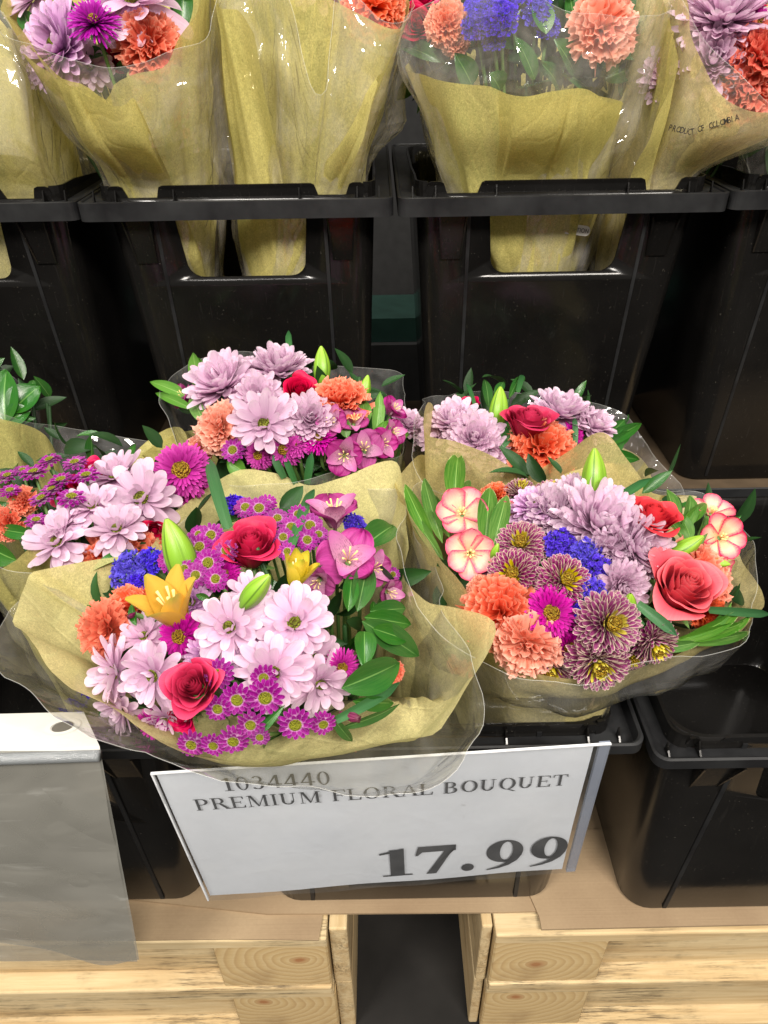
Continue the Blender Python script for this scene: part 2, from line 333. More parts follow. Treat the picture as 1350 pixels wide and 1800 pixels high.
# ------------------------------------------------------------------ buckets
def bucket(x, yf, ztop, H, Wr, D, wb, label, hole=True, tabs=((0, .1436), (.251, .753), (.856, 1)), yb=.03, group='black flower buckets', apron=.022, liph=.014, chan=.004):
    """x centre, yf = front of rim, ztop = top of rim band, H = height, Wr rim width, D depth, wb body width at the bottom"""
    t = empty('flower_bucket', (x, yf+D/2, ztop-H), label, 'bucket', group)
    wt = Wr-.046; dt = D-.046; db = D-.046-2*yb; th = .003
    def ring(s, inset=0, r=.03): return rrect(wb+(wt-wb)*s-2*inset, db+(dt-db)*s-2*inset, r)
    m_ = MB(); z = lambda s: s*H
    rings = [(ring(0, .004), 0, 0), (ring(0, .0012), .0015, 0), (ring(0), .005, 0)]+[(ring(s), z(s), 0) for s in (.25, .5, .75, .94, 1.0)]
    inner = [(ring(s, th), z(s), 0) for s in (1.0, .94, .75, .5, .25)]+[(ring(0, th), .009, 0)]
    loft(m_, rings+inner, (True, True))
    body = m_.build('bucket_body', M_BLACK, t, False)
    for p in body.data.polygons: p.use_smooth = len(p.vertices) == 4 and abs(p.normal.z) < .5
    if hole:
        c = MB(); x0, x1 = (.285-.5)*Wr*1.0, (.718-.5)*Wr
        zt = H-.018; zb = H-.10; r = .02; pr = [(x0, zt), (x1, zt)]
        for k in range(7): a = math.radians(-90*k/6); pr.append((x1-.006-r+r*math.cos(a), zb+r+r*math.sin(a)))
        for k in range(7): a = math.radians(-90-90*k/6); pr.append((x0+.006+r+r*math.cos(a), zb+r+r*math.sin(a)))
        n = len(pr); V = [(a, -D/2-.05, b) for a, b in pr]+[(a, -D/2+.12, b) for a, b in pr]
        c.add(V, [tuple(range(n)), tuple(range(n, 2*n))[::-1]]+[(i, n+i, n+(i+1) % n, (i+1) % n) for i in range(n)])
        co = c.build('cutter', None, t)
        for me_ in (co.data, body.data):
            bm_ = bmesh.new(); bm_.from_mesh(me_); bmesh.ops.recalc_face_normals(bm_, faces=bm_.faces); bm_.to_mesh(me_); bm_.free()
        bo = body.modifiers.new('b', 'BOOLEAN'); bo.object = co; bo.operation = 'DIFFERENCE'; bo.solver = 'EXACT'
        bpy.context.view_layer.update(); dg = bpy.context.evaluated_depsgraph_get(); me = bpy.data.meshes.new_from_object(body.evaluated_get(dg))
        body.modifiers.clear(); body.data = me; bpy.data.objects.remove(co)
    # rim: flange and apron
    m_ = MB(); R = lambda off, r: rrect(Wr-2*off, D-2*off, r)
    loft(m_, [(rrect(wt-.0, dt-.0, .028), H-chan, 0), (R(.0045, .012), H-chan+.001, 0), (R(.0035, .012), H-.001, 0), (R(.002, .012), H+.0, 0), (R(0, .012), H-.001, 0), (R(0, .012), H-apron, 0), (R(.0025, .012), H-apron, 0), (R(.0048, .012), H-chan-.003, 0), (rrect(wt+.004, dt+.004, .028), H-chan-.0032, 0)])
    m_.build('rim', M_RIM, t, False)
    # raised inner lip pieces
    hl = liph; lb = -max(chan, .004); yy = -dt/2+.002
    for a, b in tabs:
        xa, xb = (a-.5)*Wr, (b-.5)*Wr
        m_ = MB(); xa2 = max(xa, -wt/2+.012); xb2 = min(xb, wt/2-.012); c4 = .006; prof = []
        pts = []
        ta = [(xa2-(.004 if a > .12 else 0), lb), (xa2, hl-c4), (xa2+c4*.3, hl-c4*.3), (xa2+c4, hl), (xb2-c4, hl), (xb2-c4*.3, hl-c4*.3), (xb2, hl-c4), (xb2+(.004 if b < .85 else 0), lb)]
        n = len(ta); V = [(px, yy-.004*((pz-lb)/(hl-lb)), H+pz) for px, pz in ta]+[(px, yy+.0028-.004*((pz-lb)/(hl-lb)), H+pz) for px, pz in ta]
        m_.add(V, [tuple(range(n)), tuple(range(n, 2*n))[::-1]]+[(i, n+i, n+(i+1) % n, (i+1) % n) for i in range(n)])
        m_.build('handle_lip' if a > .12 and b < .86 else 'corner_lip', M_BLACK, t, False)
        if a < .1 or b > .9:                                      # the lip turns round the corner and runs along the side
            sx = -1 if a < .1 else 1; m2 = MB(); pts = []
            for k in range(5):
                an = math.radians(90*k/4); pts.append((sx*(wt/2-.014+.014*math.sin(an)), yy+.014-.014*math.cos(an)))
            pts += [(sx*wt/2, yy+.05), (sx*wt/2, yy+D*.35)]
            G = np.array([[[px+sx*off, py, H+lb], [px+sx*off, py, H+hl+(0 if i < 6 else lb*.3-hl*.5)]] for off in (0,) for i, (px, py) in enumerate(pts)])
            m2.grid(G); o = m2.build('corner_lip', M_BLACK, t, False); so = o.modifiers.new('s', 'SOLIDIFY'); so.thickness = .0025; so.offset = 0
    # small ribs on the flange and struts below the rim
    for fx in (.045, .115, .30, .70, .885, .955):
        m_ = MB(); px = (fx-.5)*Wr; m_.hexa([(px-.0008, -D/2+.006, H-.002+lb), (px+.0008, -D/2+.006, H-.002+lb), (px+.0008, yy-.001, H-.002+lb), (px-.0008, yy-.001, H-.002+lb)], [(px-.0008, yy-.008, lb*.6+H), (px+.0008, yy-.008, lb*.6+H), (px+.0008, yy-.0035, H+lb+(hl-lb)*.75), (px-.0008, yy-.0035, H+lb+(hl-lb)*.75)])
        m_.build('rib', M_BLACK, t, False)
    for fx in (.17, .83):
        m_ = MB(); px = (fx-.5)*Wr; yw = -dt/2+.001; wtp, wbt = .018, .012
        for s_ in (-1, 1):
            m_.hexa([(px+s_*wbt-.001, yw+.002, H-.08), (px+s_*wbt+.001, yw+.002, H-.08), (px+s_*wbt+.001, yw+.006, H-.08), (px+s_*wbt-.001, yw+.006, H-.08)],
                    [(px+s_*wtp-.001, -D/2+.006, H-.0075-chan), (px+s_*wtp+.001, -D/2+.006, H-.0075-chan), (px+s_*wtp+.001, yw+.004, H-.0075-chan), (px+s_*wtp-.001, yw+.004, H-.0075-chan)])
        m_.hexa([(px-wbt, yw+.002, H-.08), (px+wbt, yw+.002, H-.08), (px+wbt, yw+.007, H-.08), (px-wbt, yw+.007, H-.08)],
                [(px-wtp, -D/2+.012, H-.0078-chan), (px+wtp, -D/2+.012, H-.0078-chan), (px+wtp, yw+.005, H-.0078-chan), (px-wtp, yw+.005, H-.0078-chan)])
        m_.build('rim_brace', M_BLACK, t, False)
    # mould lines on the front face
    for sx in (-1, 1):
        m_ = MB(); q = [];
        for s_, fx in ((.97, .315), (0.02, .36)):
            wx = wb+(wt-wb)*s_; dy = -(db+(dt-db)*s_)/2; q.append((sx*fx*wx, dy, s_*H))
        (xa, ya, za), (xb, yb_, zb_) = q; e = .0022
        m_.hexa([(xb-e, yb_-.0012, zb_), (xb+e, yb_-.0012, zb_), (xb+e, yb_+.001, zb_), (xb-e, yb_+.001, zb_)], [(xa-e, ya-.0012, za), (xa+e, ya-.0012, za), (xa+e, ya+.001, za), (xa-e, ya+.001, za)])
        m_.build('mould_line', M_RIM, t, False)  # paler rim plastic paints in the highlight along this ridge
    return t
UY = .918; UZT = CAMZ-.205+.023; UH = UZT-ZR
def xc(px, py, Y): return atY(px, py, Y)[0]
ux2 = (xc(135, 385, UY)+xc(692, 380, UY))/2; uw = xc(692, 380, UY)-xc(135, 385, UY)
ux3 = (xc(700, 381, UY)+xc(1277, 385, UY))/2; uw3 = xc(1277, 385, UY)-xc(700, 381, UY)
B_U1 = bucket(xc(129, 378, UY)-uw/2, UY+.012, UZT, UH, uw, .44, .30, 'black bucket cut off by the left edge, rear row, holding olive wrapped stems')
B_U2 = bucket(ux2, UY+.004, UZT, UH, uw, .44, .30, 'rear black bucket left of centre, holding the bouquet with orange carnation and purple aster')
B_U3 = bucket(ux3, UY, UZT, UH, uw3, .44, .30, 'rear black bucket right of centre, holding the bouquet with blue statice')
B_U4 = bucket(xc(1284, 386, UY)+uw3/2, UY+.008, UZT, UH, uw3, .44, .30, 'black bucket cut off by the right edge in the rear row')
LY = .372; LZT = CAMZ-.524; LH = LZT-ZP-.0086
lw = .395; LT = ((0, .118), (.165, .80), (.87, 1))
xr = xc(1150, 1352, LY)+lw/2; xm = xc(1136, 1316, LY+.014)-lw/2
B_R = bucket(xr, LY, LZT, LH, lw, .42, .322, 'empty black bucket at the lower right, beside the price sign', tabs=LT, yb=.006, apron=.012, liph=.0015, chan=.016)
B_M = bucket(xm, LY+.014, LZT+.003, LH, lw, .42, .322, 'black bucket behind the price sign, holding the two front bouquets', tabs=LT, yb=.006, apron=.012, liph=.0015, chan=.016)
B_L = bucket(xm-lw-.012, LY+.02, LZT, LH-.0, lw, .42, .322, 'black bucket behind the hanging grey plastic bags, lower left', tabs=LT, yb=.006, apron=.012, liph=.0015, chan=.016)

# things dimly seen behind the rear buckets
m_ = MB(); a = atY(672, 560, 1.9); b = atY(745, 600, 1.9); m_.box(a[0]-.1, b[0]+.1, 1.9, 2.1, b[2], a[2]); o = m_.build('green_crate', M_GREEN, None, False); tag(o, 'dim green plastic crate far behind the gap between the rear buckets', 'crate')
m_ = MB(); m_.box(a[0]-.4, b[0]+.4, 1.88, 2.3, 0, b[2]-.001); o = m_.build('back_shelf', M_DARK, None, False); tag(o, kind='structure')
m_ = MB(); m_.box(-6, 6, 2.6, 2.65, 0, 3.2); o = m_.build('back_wall', M_DARK, None, False); tag(o, kind='structure')

# ------------------------------------------------------------------ price sign
SG = [np.array(p)+CP for p in ((-0.18909737, .35075462, -.49710264), (.18617838, .378107, -.50607532), (.19210674, .39404415, -.73747622), (-.18316901, .36669177, -.72850354))]
su = SG[1]-SG[0]; sv = SG[3]-SG[0]; SW = np.linalg.norm(su); SH = np.linalg.norm(sv); su /= SW; sv /= SH; sn = np.cross(sv, su); sn /= np.linalg.norm(sn)
if sn[1] > 0: sn = -sn
sgn = empty('price_sign', tuple(SG[0]), 'white price card in a clear sleeve reading PREMIUM FLORAL BOUQUET 17.99', 'sign')
def sp(s, t, o=0): return su*s*SW+sv*t*SH+sn*o                    # s,t in 0..1
G = np.array([[sp(.004+.962*i/16, .01+.975*j/10, .0006*math.sin(i*.9+j*.5)) for j in range(11)] for i in range(17)])
m_ = MB(); m_.grid(G); o = m_.build('paper_card', M_SHEET, sgn, False)
so = o.modifiers.new('s', 'SOLIDIFY'); so.thickness = .0004; so.offset = 1 if np.cross(su, sv)@sn < 0 else -1
G = np.array([[sp(-.003+1.006*i/20, -.006+1.01*j/12, .0028+.0006*math.sin(i*1.3+j)) for j in range(13)] for i in range(21)])
m_ = MB(); m_.grid(G); m_.build('clear_sleeve', M_SLEEVE, sgn)
k = NM('grey_sleeve_edge'); M_EDGE = k.done(k.pr(srgb(160, 170, 190), .2, None, .6, Alpha=.5))
m_ = MB(); m_.hexa([sp(.978, 1.0, -.001), sp(1.003, 1.0, -.001), sp(1.003, 1.0, .0022), sp(.978, 1.0, .0022)], [sp(.978, -.004, -.001), sp(1.003, -.004, -.001), sp(1.003, -.004, .0022), sp(.978, -.004, .0022)]); m_.build('sleeve_edge', M_EDGE, sgn, False)
m_ = MB(); m_.hexa([sp(-.004, 1.0, .0008), sp(.0, 1.0, .0008), sp(.0, 1.0, .0032), sp(-.004, 1.0, .0032)], [sp(-.004, -.004, .0008), sp(.0, -.004, .0008), sp(.0, -.004, .0032), sp(-.004, -.004, .0032)]); m_.hexa([sp(-.004, -.009, .0012), sp(1.003, -.009, .0012), sp(1.003, -.009, .0034), sp(-.004, -.009, .0034)], [sp(-.004, -.004, .0012), sp(1.003, -.004, .0012), sp(1.003, -.004, .0034), sp(-.004, -.004, .0034)]); m_.build('sleeve_edge', m_plain('bright_sleeve_fold', srgb(225, 228, 232), .2), sgn, False)
# hand-drawn serif capitals and figures, unit cap height
def ringp(cx, cy, rx, ry, ix, iy, a0=0, a1=360, n=26, ox=0, oy=0):
    q = []
    for k_ in range(n):
        A, B = (math.radians(a0+(a1-a0)*t/n) for t in (k_, k_+1))
        q.append([(cx+rx*math.cos(A), cy+ry*math.sin(A)), (cx+rx*math.cos(B), cy+ry*math.sin(B)), (cx+ox+ix*math.cos(B), cy+oy+iy*math.sin(B)), (cx+ox+ix*math.cos(A), cy+oy+iy*math.sin(A))])
    return q
def rc(x0, x1, y0, y1): return [(x0, y0), (x1, y0), (x1, y1), (x0, y1)]
def stem(x, w_, y0=0, y1=1, sr=.09, h=.045): return [[rc(x, x+w_, y0, y1)], [rc(x-sr, x+w_+sr, y0, y0+h)] if y0 == 0 else [], [rc(x-sr, x+w_+sr, y1-h, y1)] if y1 == 1 else []]
GL = {
 'P': (.78, stem(.12, .14)+[ringp(.40, .73, .32, .27, .17, .22, -90, 90), [rc(.2, .41, .46, .51)], [rc(.2, .41, .95, 1.0)]]),
 'R': (.92, stem(.12, .14)+[ringp(.40, .74, .30, .26, .15, .21, -90, 90), [rc(.2, .41, .48, .53)], [rc(.2, .41, .95, 1.0)], [[(.40, .5), (.56, .5), (.93, .0), (.74, 0)]], [rc(.70, .98, 0, .04)]]),
 'E': (.82, stem(.12, .14)+[[rc(.2, .72, 0, .05)], [rc(.2, .70, .95, 1)], [rc(.2, .56, .49, .54)], [[(.66, .0), (.76, .0), (.78, .24), (.74, .24)]], [[(.64, 1), (.72, 1), (.74, .78), (.70, .78)]], [rc(.54, .575, .40, .63)]]),
 'F': (.76, stem(.12, .14)+[[rc(.2, .70, .95, 1)], [rc(.2, .56, .49, .54)], [[(.64, 1), (.72, 1), (.74, .78), (.70, .78)]], [rc(.54, .575, .40, .63)]]),
 'L': (.76, stem(.12, .14)+[[rc(.2, .68, 0, .05)], [[(.62, 0), (.72, 0), (.75, .26), (.71, .26)]]]),
 'I': (.40, stem(.12, .14)),
 'T': (.84, stem(.35, .14, 0, .99)+[[rc(.04, .80, .95, 1)], [[(.04, 1), (.12, 1), (.06, .76), (.02, .76)]], [[(.72, 1), (.80, 1), (.82, .76), (.78, .76)]]]),
 'U': (.96, [[rc(.12, .26, .32, 1)], [rc(.70, .75, .32, 1)], ringp(.435, .33, .315, .34, .175, .27, 180, 360), [rc(.03, .36, .955, 1)], [rc(.60, .86, .955, 1)]]),
 'O': (.98, [ringp(.49, .5, .43, .52, .28, .47)]),
 'Q': (.98, [ringp(.49, .5, .43, .52, .28, .47), [[(.46, .02), (.60, .02), (.98, -.20), (.80, -.20)]]]),
 'A': (.92, [[[(.42, 1), (.48, 1), (.15, 0), (.10, 0)]], [[(.42, 1), (.52, 1), (.88, 0), (.71, 0)]], [rc(.22, .68, .33, .38)], [rc(.0, .26, 0, .04)], [rc(.62, .97, 0, .04)]]),
 'M': (1.16, [[rc(.14, .19, 0, 1)], [rc(.88, 1.02, 0, 1)], [[(.13, 1), (.29, 1), (.62, .06), (.54, .0)]], [[(.90, 1), (.96, 1), (.60, .04), (.54, 0)]], [rc(.04, .30, 0, .04)], [rc(.78, 1.12, 0, .04)], [rc(.04, .28, .96, 1)], [rc(.88, 1.12, .96, 1)]]),
 'B': (.88, stem(.12, .14)+[ringp(.42, .76, .26, .24, .12, .19, -90, 90), ringp(.44, .27, .32, .27, .17, .22, -90, 90), [rc(.2, .44, .49, .54)], [rc(.2, .43, .95, 1)], [rc(.2, .45, 0, .05)]]),
 ' ': (.42, []),
 '0': (.72, [ringp(.36, .5, .30, .52, .17, .47)]),
 '1': (.60, [[rc(.25, .40, 0, 1)], [rc(.10, .56, 0, .04)], [[(.40, 1), (.06, .88), (.06, .84), (.40, .90)]]]),
 '3': (.72, [ringp(.32, .75, .26, .25, .13, .20, -90, 150), ringp(.31, .27, .31, .28, .16, .23, -150, 90)]),
 '4': (.76, [[rc(.44, .58, 0, 1)], [[(.44, 1), (.52, .92), (.12, .30), (.03, .26)]], [rc(.03, .72, .24, .31)]]),
}
GB = {  # bold figures for the price
 '1': (.62, [[rc(.22, .50, .0, .96)], [rc(.06, .66, -.0, .045)], [[(.50, 1.0), (.02, .86), (.02, .80), (.50, .90)]]]),
 '7': (.76, [[[(.0, .68), (.045, .68), (.14, .80), (.12, 1.0), (.06, 1.0)]], [rc(.10, .80, .80, 1.0)], [[(.58, .82), (.80, .86), (.80, .98), (.42, -.01), (.22, -.01)]]]),
 '.': (.46, [[[(.20+.13*math.cos(a_*.3), .12+.14*math.sin(a_*.3)) for a_ in range(21)]]]),
 '9': (.80, [ringp(.37, .62, .37, .40, .13, .33, 0, 360, 34, .03, .01), [[(.74, .62), (.72, .45), (.64, .26), (.48, .10), (.28, .0), (.04, -.05), (.04, -.015), (.24, .06), (.38, .16), (.46, .28), (.50, .42)]]]),
}
def lettering(txt, table, s0, t0, capw, caph, mb_, parent=None, slant=0, track=.06, spread=None):
    adv = 0; depth = .0016
    for ci, ch in enumerate(txt):
        wch, pieces = table[ch]
        for pi, pc in enumerate(pieces):
            for poly in pc:
                mb_.add([sp(s0+(adv+x+slant*y)*capw, t0-y*caph, depth+.00004*(pi+1)) for x, y in poly], [tuple(range(len(poly)))])
        adv += wch+track
    return adv
total = sum(GL[c][0]+.05 for c in 'PREMIUM FLORAL BOUQUET')
m_ = MB(); lettering('PREMIUM FLORAL BOUQUET', GL, .058, .262, (.925-.058)/total, .078, m_, track=.05); m_.build('lettering', M_INK, sgn, False)
tt = sum(GL[c][0]+.05 for c in '1034440')
m_ = MB(); lettering('1034440', GL, .132, .142, (.375-.132)/tt, .085, m_, track=.05); m_.build('lettering', M_INK, sgn, False)
tt = sum(GB[c][0]+.1 for c in '17.99')
m_ = MB(); lettering('17.99', GB, .462, .915, (.985-.462)/tt, .245, m_, track=.1); m_.build('lettering', M_INK, sgn, False)

# ------------------------------------------------------------------ pad of grey plastic bags, lower left
k = NM('grey_translucent_poly'); v = k.uv((1, 3, 1)); nz = k.noise(k.uv((1, 3.2, 1)), 1.6, 2, .45, .6); st_ = k.fr(k.noise(k.uv((1, 9, 1)), 2.5, 3, .55, .5), .60, .85)
pc = k.pr(k.mix(st_, srgb(148, 147, 140), srgb(186, 186, 180)), .18, k.bump(nz, .28, .01), .5)
trn = k.n('ShaderNodeBsdfTransparent'); trn.inputs[0].default_value = (.9, .9, .88, 1); M_POLY = k.done(k.mixs(k.fr(nz, .3, .7, .52, .70), trn.outputs[0], pc))
M_HEAD = m_plain('white_header_card', srgb(206, 204, 198), .5, .4, 30, .05)
bgp = empty('plastic_bag_pad', tuple(atY(60, 1330, .33)), 'pad of grey plastic bags on a punched white header, hanging at the lower left', 'bags')
BL = bgp.location
def lp(p): return np.asarray(p)-np.asarray(BL)
def quadgrid(c, nu, nv, amp=0, seed=0, off=(0, 0, 0)):
    c = [np.asarray(q) for q in c]; G = np.zeros((nu, nv, 3))
    for i in range(nu):
        for j in range(nv):
            a, b = i/(nu-1), j/(nv-1); p = (c[0]*(1-a)+c[1]*a)*(1-b)+(c[3]*(1-a)+c[2]*a)*b
            nn = noise.noise(Vector((a*1.5+seed, b*4, seed)))*amp*min(1, b*4); G[i, j] = p+np.array([0, -abs(nn), nn*.3])+np.array(off)
    return G
HA = [atY(-60, 1262, .385), atY(148, 1257, .385), atY(176, 1318, .335), atY(-60, 1326, .335)]
hd = MB(); G = quadgrid([lp(p) for p in HA], 2, 2); hd.grid(G); ho = hd.build('header_card', M_HEAD, bgp, False); so = ho.modifiers.new('s', 'SOLIDIFY'); so.thickness = .006; so.offset = 0
hn = np.cross(HA[1]-HA[0], HA[3]-HA[0]); hn /= np.linalg.norm(hn); hn = hn if hn[2] > 0 else -hn
pc_ = lp(atY(131, 1297, .352))
ax = (HA[1]-HA[0])/np.linalg.norm(HA[1]-HA[0]); ay = np.cross(hn, ax)
m_ = MB(); nn_ = 20; hc = lp((HA[0]*.0+HA[1]*.55+HA[2]*.45)) - ax*.022 + hn*.0034
V = [hc+(ax*math.cos(2*math.pi*i/nn_)+ay*math.sin(2*math.pi*i/nn_))*.008 for i in range(nn_)]; m_.add(V, [tuple(range(nn_))]); m_.build('punch_hole', m_plain('punched_hole_grey', srgb(90, 86, 78), .8), bgp, False)
m_ = MB(); V = []
for rr in (.0082, .0125): V += [hc+(ax*math.cos(2*math.pi*i/nn_)*1.1+ay*math.sin(2*math.pi*i/nn_))*rr+hn*.0002 for i in range(nn_)]
m_.add(V, [(i, (i+1) % nn_, nn_+(i+1) % nn_, nn_+i) for i in range(nn_)]); m_.build('hole_rim', M_HEAD, bgp, False)
for li, (dy, cs_) in enumerate(((0, [(-70, 1322), (174, 1318), (243, 1684), (-70, 1684)]), (.006, [(-70, 1330), (180, 1324), (247, 1692), (150, 1708)]), )):
    if li == 0: c4 = [atY(*cs_[0], .336), atY(*cs_[1], .336), atY(*cs_[2], .334), atY(*cs_[3], .334)]
    else: c4 = [atY(-70, 1322, .334), atY(176, 1322, .334), atY(246, 1692, .330), atY(-40, 1655, .330)]
    G = quadgrid([lp(p) for p in c4], 26, 40, .0045, 3+li*5, (0, .003*li-.002, 0))
    if li == 1:                                                    # uneven lower edge
        for i in range(26):
            a = i/25; dz = -.028*math.exp(-((a-.72)/.22)**2)+.01*a
            for j in range(40): G[i, j, 2] += dz*(j/39)**6
    m_ = MB(); m_.grid(G); m_.build('plastic_bag', M_POLY, bgp)
# glossy roll of film over the header fold
m_ = MB(); pts = [lp(HA[3]*(1-a)+HA[2]*a)+np.array([0, -.003, -.003]) for a in np.linspace(0, 1, 30)]
m_.tube(pts, .0045, 10)
k = NM('shiny_film_fold'); v = k.uv((8, 30, 1)); M_FOLD = k.done(k.pr(srgb(120, 124, 126), .14, k.bump(k.noise(v, 4, 3), .4, .003), .8)); m_.build('film_fold', M_FOLD, bgp)

# ================================================================== flower materials
def petal_mat(name, stops, edge=None, edge0=.72, vein=.18, veincol=None, trans=.28, rough=.55, spec=.3, rnd=.12, bump=.35, streak=None, edgen=.0, rib=None, tiponly=False, ew=.12):
    k = NM(name); uvn = k.n('ShaderNodeTexCoord').outputs['UV']; s = k.sep(uvn)
    c = k.ramp(s[1], stops)
    if edge is not None:
        e = k.math('ABSOLUTE', k.math('SUBTRACT', k.math('MULTIPLY', s[0], 2), 1)); e = k.math('MAXIMUM', e, k.fr(s[1], .55, 1.0, 0, .95)); e = k.math('ADD', e, k.math('MULTIPLY', k.math('SUBTRACT', k.noise(k.uv((3, 9, 1)), 2.5, 3), .5), edgen))
        if tiponly: e = k.math('MULTIPLY', e, k.fr(s[1], .40, .85, .80, 1.03))
        c = k.mix(k.fr(e, edge0, edge0+ew), c, edge)
    if rib is not None: c = k.mix(k.fr(k.math('ABSOLUTE', k.math('SUBTRACT', s[0], .5)), .03, .012), c, rib)
    vn = k.noise(k.uv((22, 1.6, 1)), 1.6, 3, .6, .3); g = k.n('ShaderNodeNewGeometry')
    vc = veincol or tuple(x*.55 for x in stops[len(stops)//2][1][:3])+(1,)
    c = k.mix(k.math('MULTIPLY', k.fr(vn, .45, .7), vein), c, vc)
    if streak is not None:
        sn_ = k.fr(k.noise(k.uv((26, 4, 1)), 2.2, 1), .62, .68); m_ = k.math('MULTIPLY', sn_, k.fr(s[1], .15, .3)); m_ = k.math('MULTIPLY', m_, k.fr(s[1], .8, .6)); c = k.mix(m_, c, streak)
    hs = k.n('ShaderNodeHueSaturation'); k.l(c, hs.inputs['Color']); orn = k.n('ShaderNodeObjectInfo').outputs['Random']; k.l(k.math('MULTIPLY', k.fr(g.outputs['Random Per Island'], 0, 1, 1-rnd, 1+rnd*.6), k.fr(orn, 0, 1, .90, 1.05)), hs.inputs['Value']); k.l(k.fr(k.math('FRACT', k.math('MULTIPLY', orn, 5.7)), 0, 1, .97, 1.12), hs.inputs['Saturation']); k.l(k.fr(k.math('FRACT', k.math('MULTIPLY', orn, 11.3)), 0, 1, .496, .504), hs.inputs['Hue'])
    b = k.bump(vn, bump, .0006)
    p = k.pr(hs.outputs[0], rough, b, spec); t = k.n('ShaderNodeBsdfTranslucent'); k.l(hs.outputs[0], t.inputs[0]); k.l(b, t.inputs['Normal'])
    return k.done(k.mixs(trans, p, t.outputs[0]))
S = srgb
